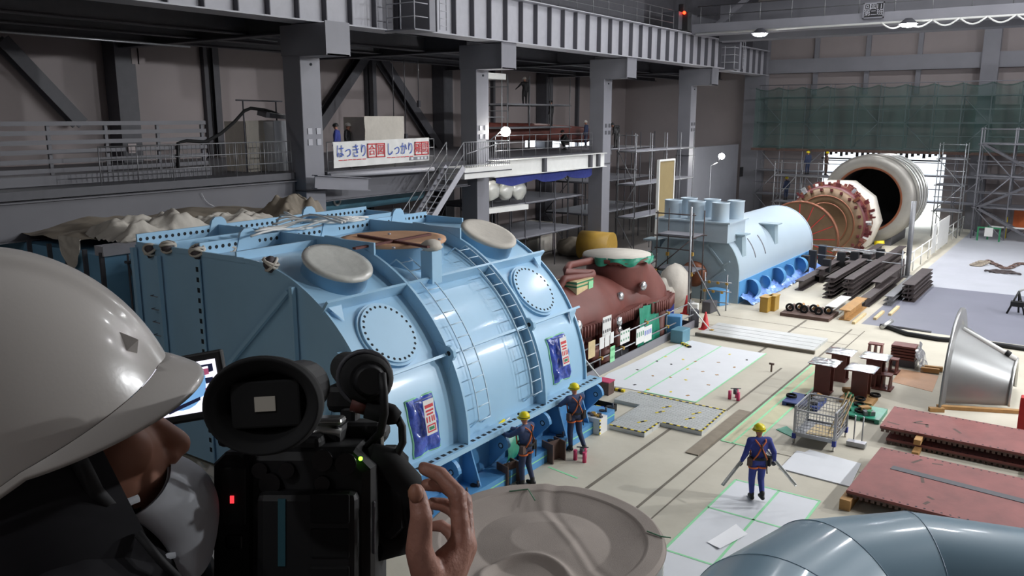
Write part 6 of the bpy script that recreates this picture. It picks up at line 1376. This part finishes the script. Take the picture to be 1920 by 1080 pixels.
# left hand on the far side of the camcorder body
c_(wl_, K(470, 1120, .99), .03, .026, 2)
for k in range(4): c_(K(462+8*k, 1120, .99), K(452+6*k, 1075-6*k, 1.0+.012*k), .011, .009, 2)
c_(K(480, 1130, .97), K(500, 1090, .965), .012, .009, 2)
body(pr, .0042, mats, op, smooth=4)
m = MB(); m.ell(K(779, 925, .7775), (.0075, .0075, .0095), 10); o = m.build('thumb_nail', 'skin', op)
m = MB()
for s_ in (1, -1): m.ell(L_(.088, -.035, s_*.03), .0125, 12)
m.build('eyes', 'dark_lens', op)
# safety helmet
HA, HB, HH = .138, .115, .168
def hel(u, v, off=0.0):
    a = 2*PI*v; t = PI/2*(1-u); f, s, h = math.cos(a)*math.sin(t), math.sin(a)*math.sin(t), math.cos(t)
    band = 1/(1+math.exp((abs(s*HB)-.03)/.0025))*.007*min(1, max(0, (f+.75)*2))
    return L_(f*(HA+band+off), h*(HH+band+off)-.004-.022*max(0, -f)*(1-h), s*(HB+off))
m = MB(); m.grid(hel, 40, 160); m.grid(lambda u, v: hel(u, v, -.004), 16, 64); m.build('helmet_shell', 'helmet_white', op, weld=True)
def brim(u, v):
    a = 2*PI*v; w_ = .003+.026*max(0, math.cos(a))**.8; f, s = (HA+.001)*math.cos(a), (HB+.001)*math.sin(a); k = max(0, math.cos(a))
    return L_(f+w_*u*(.25+.75*math.cos(a)), -.004-.022*max(0, -math.cos(a))-(.004+.017*k)*u-.01*k*u*u, s+w_*u*math.sin(a)*.75)
m = MB(); m.grid(brim, 10, 120); m.grid(lambda u, v: brim(u, v)-U_*.0035, 10, 120); m.grid(lambda u, v: brim(1, v)-U_*.0035*u, 1, 120); m.build('helmet_brim', 'helmet_white', op, weld=True)
def proj(p): d = p-CAM; z = d.dot(_fw); return 960+FPX*d.dot(_rt)/z, 540-FPX*d.dot(_up)/z
bu, bv, bd = 0, 0, 1e9
for i in range(5, 40):
    for j in range(160):
        p = hel(i/40, j/160)
        if (p-Hc).dot(S_) < .01: continue
        x, y = proj(p); d = (x-268)**2+(y-664)**2
        if d < bd: bd = d; bu, bv = i/40, j/160
vp = hel(bu, bv); vn = (vp-(Hc+U_*.03)).normalized(); vu = (U_-vn*U_.dot(vn)).normalized(); vs = vn.cross(vu)
q = [vp+vu*.017-vn*.004, vp+vs*.012-vn*.004, vp-vu*.016-vn*.004, vp-vs*.014-vn*.004]; tp2 = vp+vu*.004+vn*.009+vs*.003; m = MB()
for k in range(4): m.poly([q[k], q[(k+1) % 4], tp2])
m.build('helmet_vent', 'helmet_white', op)
# dark hood under the helmet, straps and mask
m = MB()
def hood(u, v):
    a = PI*(.30+1.40*v); f, s = (.118+.03*u)*math.cos(a), (.1+.03*u)*math.sin(a); return L_(f-.01-.04*u, -.002-.27*u, s)
m.grid(hood, 16, 36); m.grid(lambda u, v: hood(u, v)+(Hc-hood(u, v))*.05, 16, 36); m.build('hood', 'dark_cloth', op)
m = MB(); m.grid(lambda u, v: L_(.055+.056*math.cos(PI*(u-.5)*1.1)*(1-.22*(v-.5)**2*4)+.012*math.sin(PI*v), -.104-.092*v, .082*math.sin(PI*(u-.5)*1.1)), 24, 16); m.grid(lambda u, v: L_(.053+.054*math.cos(PI*(u-.5)*1.1)*(1-.22*(v-.5)**2*4)+.012*math.sin(PI*v), -.104-.092*v, .08*math.sin(PI*(u-.5)*1.1)), 24, 16); m.build('face_mask', 'mask_white', op)
for u in (-.092, -.16):
    m = MB(); m.tube([L_(.06, u, .08), L_(.03, u*.9, .086), L_(-.01, -.075, .092)], .0035, 6); m.build('mask_loop', 'mask_white', op)
m = MB(); m.tube([L_(.04, -.005, .1), L_(.035, -.06, .094), L_(.045, -.12, .075), L_(.05, -.178, .02), L_(.05, -.178, -.02)], .0075, 6); m.build('chin_strap', 'black', op)
m = MB(); m.tube([K(258, 1000, .74), K(300, 1050, .74), K(350, 1100, .76)], .004, 6); m.build('strap_end', 'black', op)
# ---------------------------------------------------------------- camcorder
cc_ = thing('camcorder', 'black shoulder camcorder with big eyecup and microphone', 'video camera', tuple(K(550, 1100, .9)))
def cbx(nm, x0, y0, x1, y1, t, dep, mt, bv=.006, lab=None, par=None, hide=None):
    m = MB(); a = K(x0, y1, t); b_ = K(x1, y1, t); d = K(x0, y0, t); e = K(x1, y0, t); m.prism([a, b_, e, d], _fw*dep); o = m.build(nm, mt, par or cc_, bevel=bv)
    if lab: o['label'] = lab
    return o
def oct_(nm, x0, y0, x1, y1, t, dep, mt, ch=.25, bv=.006):
    cx2, cy2 = min(x1-x0, y1-y0)*ch, min(x1-x0, y1-y0)*ch; m = MB()
    pts = [(x0+cx2, y0), (x1-cx2, y0), (x1, y0+cy2), (x1, y1-cy2), (x1-cx2, y1), (x0+cx2, y1), (x0, y1-cy2), (x0, y0+cy2)]
    m.prism([K(x, y, t) for x, y in pts][::-1], _fw*dep); return m.build(nm, mt, cc_, bevel=bv)
oct_('body', 398, 842, 700, 1250, .86, .1, 'black_plastic', .12, .012)
oct_('side_panel', 396, 850, 470, 1200, .852, .05, 'black_rubber', .3, .008)
cbx('panel_inset', 412, 876, 462, 985, .8505, .004, 'black_plastic', .003)
cbx('panel_button', 422, 1003, 455, 1030, .8505, .004, 'black_gloss', .003)
cbx('tally_light', 431, 930, 438, 944, .849, .003, 'led_red_dim', 0, 'small red tally light')
cbx('battery', 478, 925, 668, 1220, .842, .03, 'black_plastic', .008)
cbx('battery_strip', 521, 936, 535, 1062, .8405, .003, 'teal_strip', 0, 'teal stripe on the battery')
for k, (x, y) in enumerate(((489, 880), (508, 905), (540, 880), (606, 862), (606, 905), (650, 868))):
    m = MB(); p = K(x, y, .858); m.cyl(p, p-_fw*.006, .011 if k % 2 else .008, 16); m.build('dial', 'black_gloss', cc_)
for y in (955, 1020, 1090): cbx('connector_cover', 580, y-28, 655, y+28, .8395, .005, 'black_rubber', .004)
oct_('grip_side', 690, 846, 758, 1018, .9, .05, 'black_rubber', .35, .012)
m = MB(); m.tube([K(690, 850, .89), K(724, 862, .9), K(758, 905, .92), K(764, 960, .93), K(742, 1015, .93), K(700, 1030, .9)], [.012, .016, .02, .022, .02, .014], 14); m.build('hand_strap', 'black_rubber', cc_)
m = MB(); m.ell(K(676, 860, .853), .0022, 10); o = m.build('green_light', 'green_led', cc_); o['label'] = 'tiny green indicator light'
cbx('edge_trim', 697, 940, 703, 1040, .855, .004, 'steel_dark', .002)
m = MB(); p = K(520, 1000, .955); m.lathe([(.045, 0), (.045, .06), (.055, .07), (.055, .15), (.06, .16), (.06, .2), (.04, .2)], p, _fw, 32); m.build('lens', 'black_plastic', cc_)
# eyecup and viewfinder
ec = K(500, 757, .74); ex_, ey_ = (_rt*.985+_up*.06).normalized(), (_up*.995-_rt*.06).normalized()
m = MB()
def cup(u, v):
    a = 2*PI*v; R_ = [(.0515, .0), (.053, -.012), (.05, -.02), (.04, -.012), (.032, .012), (.03, .022)]; k = u*5; i = min(4, int(k)); f = k-i; r_ = R_[i][0]*(1-f)+R_[i+1][0]*f; d = R_[i][1]*(1-f)+R_[i+1][1]*f
    sx = 1.0 if u < .55 else 1.0-.0*(u-.55); sy = .83-.12*(u > .55)*(u-.55)
    return ec+ex_*(r_*math.cos(a)*sx)+ey_*(r_*math.sin(a)*sy)+_fw*d
m.grid(cup, 24, 56); m.build('eyecup', 'black_rubber', cc_, weld=True)
m = MB(); m.tube([ec+_fw*.02, ec+_fw*.04, ec+_fw*.13], [.034, .03, .028], 24); m.build('viewfinder_tube', 'black_plastic', cc_)
m = MB(); m.box((-.031, -.021, 0), (.031, .021, .004), 0, basis(ec-_fw*.004, ex_, ey_, _fw)); m.build('eyepiece_frame', 'black_rubber', cc_, bevel=.002)
M_ = basis(ec-_fw*.006, ex_, ey_, _fw)
mat('vf_screen', '#77736c', .4, var=0, emit=.3)
mat('scr_white', '#f3f1ff', .4, var=0, emit=1.1); mat('scr_blue', '#7fb4e8', .4, var=0, emit=.8); mat('scr_dark', '#262b4a', .4, var=0, emit=.4); mat('scr_red', '#b25a7a', .4, var=0, emit=.7)
m = MB(); m.box((-.009, -.006, 0), (.009, .007, .002), 0, M_); o = m.build('eyepiece_screen', 'vf_screen', cc_); o['label'] = 'small bright eyepiece picture'
cbx('viewfinder_arm', 560, 800, 640, 845, .9, .08, 'black_plastic'); cbx('viewfinder_mount', 480, 820, 600, 850, .87, .1, 'black_plastic')
# top handle, microphone and cables
cbx('top_handle', 590, 795, 722, 838, .93, .05, 'black_plastic', .01); cbx('top_bar', 590, 785, 640, 800, .9, .03, 'silver', .004, 'pale metal strip of the handle')
cbx('handle_post', 700, 800, 716, 850, .92, .02, 'black_gloss', .006); m = MB(); m.tube([K(640, 812, .905), K(600, 806, .905), K(560, 825, .9)], .006, 8); m.build('handle_ring', 'silver', cc_)
m = MB(); a, b_ = K(690, 712, .9), K(650, 690, 1.12); d = (b_-a).normalized(); m.tube([a-d*.012, a, a+d*.05, b_], [.021, .027, .027, .022], 24); m.build('microphone', 'black_rubber', cc_)
m = MB(); m.tube([a-d*.022, a-d*.01], [.014, .019], 16); m.build('microphone_end', 'black_plastic', cc_)
m = MB(); m.tube([a+d*.03+_rt*.0295*math.cos(k*PI/12)+_up*.0295*math.sin(k*PI/12) for k in range(24)], .003, 6, closed=True); m.build('microphone_ring', 'steel_dark', cc_)
cbx('mic_holder', 610, 722, 690, 775, .95, .03, 'black_plastic', .008); cbx('mic_post', 636, 760, 668, 815, .95, .03, 'black_plastic')
m = MB(); m.tube([K(660, 757, .9), K(690, 765, .9)], .0085, 14); o = m.build('plug_sleeve', 'brown_strip', cc_); o['label'] = 'brownish metal plug sleeve'
m = MB(); m.tube([K(688, 764, .9), K(735, 778, .9), K(748, 784, .9)], [.012, .0115, .007], 14); m.build('cable_plug', 'black_rubber', cc_)
m = MB(); m.tube([K(744, 782, .9), K(754, 800, .9), K(755, 830, .9), K(745, 850, .9), K(722, 866, .9)], .0045, 8); m.build('cable', 'black_plastic', cc_)
m = MB(); m.tube([K(716, 700, .885), K(719, 730, .88), K(721, 775, .88), K(713, 812, .885), K(690, 836, .9)], .0045, 8); m.build('cable', 'black_plastic', cc_)
# flip-out monitor with the picture of the blue casing
mo = K(356, 728, 1.0); mx = (_rt*.93+_up*.17+_fw*-.12).normalized(); my = (_up-mx*_up.dot(mx)).normalized(); mz = mx.cross(my)
m = MB(); m.box((-.065, -.04, -.01), (.046, .04, 0), 0, basis(mo, mx, my, mz)); mb_ = m.build('monitor', 'black_plastic', cc_, bevel=.003)
def scr(nm, pts, mt, dz): m = MB(); m.poly([basis(mo, mx, my, mz) @ Vector((x, y, dz)) for x, y in pts]); return m.build(nm, mt, mb_)
scr('screen', [(-.06, -.03), (.038, -.03), (.038, .03), (-.06, .03)], 'scr_white', .001)
scr('screen_picture', [(-.012+.024*math.cos(a*PI/10)*1.15, -.004+.021*math.sin(a*PI/10)) for a in range(20)], 'scr_blue', .0013)
scr('screen_picture', [(-.01, -.022), (.02, -.01), (.023, .012), (.006, .018), (-.014, .012)], 'scr_blue', .0014)
scr('screen_picture', [(-.03+.007*math.cos(a*PI/6), -.016+.008*math.sin(a*PI/6)) for a in range(12)], 'scr_dark', .0017)
scr('screen_picture', [(-.034, -.023), (.012, -.012), (.012, -.016), (-.03, -.027)], 'scr_dark', .0018)
for x, y, w_, h_, mt in ((.016, .012, .012, .008, 'scr_red'), (.022, .002, .01, .007, 'scr_dark'), (.012, .022, .02, .003, 'scr_dark'), (.02, -.006, .008, .003, 'scr_red'), (-.01, .024, .015, .002, 'scr_dark'), (.028, .015, .006, .01, 'scr_dark')): scr('screen_picture', [(x, y), (x+w_, y+.001), (x+w_, y+h_), (x, y+h_)], mt, .0016)
cbx('monitor_hinge', 405, 760, 440, 840, .96, .03, 'black_plastic')
# tripod carrying the camcorder, out of the bottom of the picture
tp_ = thing('tripod', 'black tripod under the camcorder on the platform', 'tripod', (K(550, 1250, .95).x, K(550, 1250, .95).y, PLZ))
tb_ = K(550, 1255, .93); m = MB(); m.cbox(tb_-Z_*.02, (.1, .12, .05)); m.build('head', 'black_plastic', tp_)
for k in range(3): a = 2*PI*k/3+.4; m = MB(); m.tube([tb_-Z_*.04, Vector((tb_.x+.32*math.cos(a), tb_.y+.32*math.sin(a), PLZ))], .014, 8); m.build('leg', 'black_plastic', tp_)
# platform deck and its white guard pipe
m = MB(); m.box((-3, -2.5, PLZ-.12), (1.6, 1.75, PLZ)); tag(m.build('viewing_platform', 'steel_grey'), 'grey deck of the viewing platform under the camera operator', 'platform')
m = MB(); m.box((-2.9, -2.4, 0), (-2.7, -2.2, PLZ-.12)); m.box((1.3, -2.4, 0), (1.5, -2.2, PLZ-.12)); m.box((-2.9, 1.3, 0), (-2.7, 1.5, PLZ-.12)); m.box((1.3, 1.3, 0), (1.5, 1.5, PLZ-.12)); struct(m, 'trim_3', ['steel_dark'])
t = thing('guard_pipe', 'white guard pipe of the viewing platform between mask and camcorder', 'railing', tuple(K(340, 1080, 1.5)))
a, b_ = K(262, 962, 1.5), K(420, 1052, 1.5); m = MB(); m.tube([a-(b_-a)*1.5, b_+(b_-a)*1.2], .021, 12); m.build('rail', 'white_paint', t)
p = K(308, 990, 1.5); m = MB(); m.tube([p, Vector((p.x, p.y, PLZ))], .021, 12); m.build('post', 'white_paint', t)
# ================================================================ FOREGROUND VESSELS
TC = Vector((-4.33, 6.72, 0)); TR = 1.275; TZ = 4.0
t = thing('covered_drum', 'big round drum top wrapped in dull grey cloth beside the hand', 'drum', (TC.x, TC.y, 0))
m = MB(); m.lathe([(TR-.02, 0), (TR-.02, TZ-.02)], TC, (0, 0, 1), 72); m.build('drum_wall', 'plastic_clear', t)
m = MB()
def cloth(u, v):
    r_ = TR*u; a = 2*PI*v; x, y = r_*math.cos(a), r_*math.sin(a); z = TZ
    if u > .84: z += .012
    else:
        z -= .07*(1-abs(u-.55)/.29 if abs(u-.55) < .29 else 0)
        z += .0
    q = math.hypot(x-.32, y+.77); z += .05*math.exp(-((q-.43)/.05)**2)*(u < .9)
    s_ = x*.8+y*.6+.25*math.sin(y*2.2); z += .010*math.exp(-((s_-.30)/.05)**2)-.012*math.exp(-((s_-.42)/.05)**2)
    z += .004*math.sin(a*7+r_*7)*u*u+.012*noise.noise(Vector((x*2, y*2, 0)))
    if u > .985: z = TZ-.03
    return (TC.x+x, TC.y+y, z)
m.grid(cloth, 80, 160); m.build('cloth_cover', 'cloth_grey', t, weld=True)
for q in (((955, 921), (990, 917), (1003, 938)), ((1213, 996), (1240, 1006), (1258, 1008))):
    m = MB(); m.tube([G(x, y, TZ+.02) for x, y in q], .008, 5); m.build('tape_strip', 'tape_dull', t)
# mitred blue duct elbow
EL = thing('blue_duct_elbow', 'big glossy blue-grey segmented pipe elbow close to the viewer', 'pipe', (0, 10, 0))
er, ez, ecx, ecy, eR = 1.15, 2.6, -.2, 8.15, 2.0
path = [Vector((5.0, ecy+eR, ez)), Vector((.9, ecy+eR, ez)), Vector((ecx, ecy+eR, ez))]
for k in range(1, 4): a = PI/2+PI/2*k/3; path.append(Vector((ecx+eR*math.cos(a), ecy+eR*math.sin(a), ez)))
path.append(Vector((ecx-eR, 7.62, ez)))
# each straight segment is a part, cut on the mitre planes
for k in range(len(path)-1):
    p, q = path[k], path[k+1]; d = (q-p).normalized(); dp = (p-path[k-1]).normalized() if k else d; dn = (path[k+2]-q).normalized() if k+2 < len(path) else d
    n0, n1 = (d+dp).normalized(), (d+dn).normalized(); _, a_, b2 = frame(p, q); m = MB(); N_ = 64; A0 = []; A1 = []
    for j in range(N_):
        o_ = a_*er*math.cos(2*PI*j/N_)+b2*er*math.sin(2*PI*j/N_)
        A0.append(p+o_-d*((o_.dot(n0))/d.dot(n0))); A1.append(q+o_-d*((o_.dot(n1))/d.dot(n1)))
    for j in range(N_): m.quad(A0[j], A0[(j+1) % N_], A1[(j+1) % N_], A1[j], 0, True)
    m.build('pipe_segment', 'pipe_blue', EL, weld=True)
    if k: 
        m = MB(); m.tube([x+(x-p)*.001 for x in A0], .006, 5, closed=True); m.build('weld_seam', 'pipe_blue', EL)
p = G(1440, 1058, 2.35); m = MB(); 
for x in (4.0, 1.2): m = MB(); m.box((x-.2, ecy+eR-.8, 0), (x+.2, ecy+eR+.8, 1.22)); m.build('saddle', 'timber', EL)
m = MB(); m.box((ecx-eR-.3, ecy+.1, 0), (ecx-eR+.8, ecy+.5, 1.3)); m.build('saddle', 'timber', EL)
cand = AY(1437, 1068, 9.0)
m = MB(); p = G(1437, 1070, 2.62); m.cyl(p+Vector((0, 0, -.15)), p+Vector((.0, -.02, .09)), .07, 16); m.cyl(p+Vector((0, 0, .09)), p+Vector((0, -.01, .1)), .085, 16); m.build('stub', 'pipe_blue', EL)
# crumpled white sheet heaped near the casing end
p = G(378, 930, .4); m = MB(); m.grid(lambda u, v: (p.x-1.4+2.4*u, p.y-1.2+2.2*v, (.75+.35*noise.noise(Vector((u*5, v*5, 3)))+.12*noise.noise(Vector((u*13, v*13, 3))))*min(1, 5*min(u, 1-u, v, 1-v))), 34, 34); one(m, 'white_sheet_heap', ['tarp_white'], 'crumpled white sheet heaped on the floor before the casing end', 'sheet')
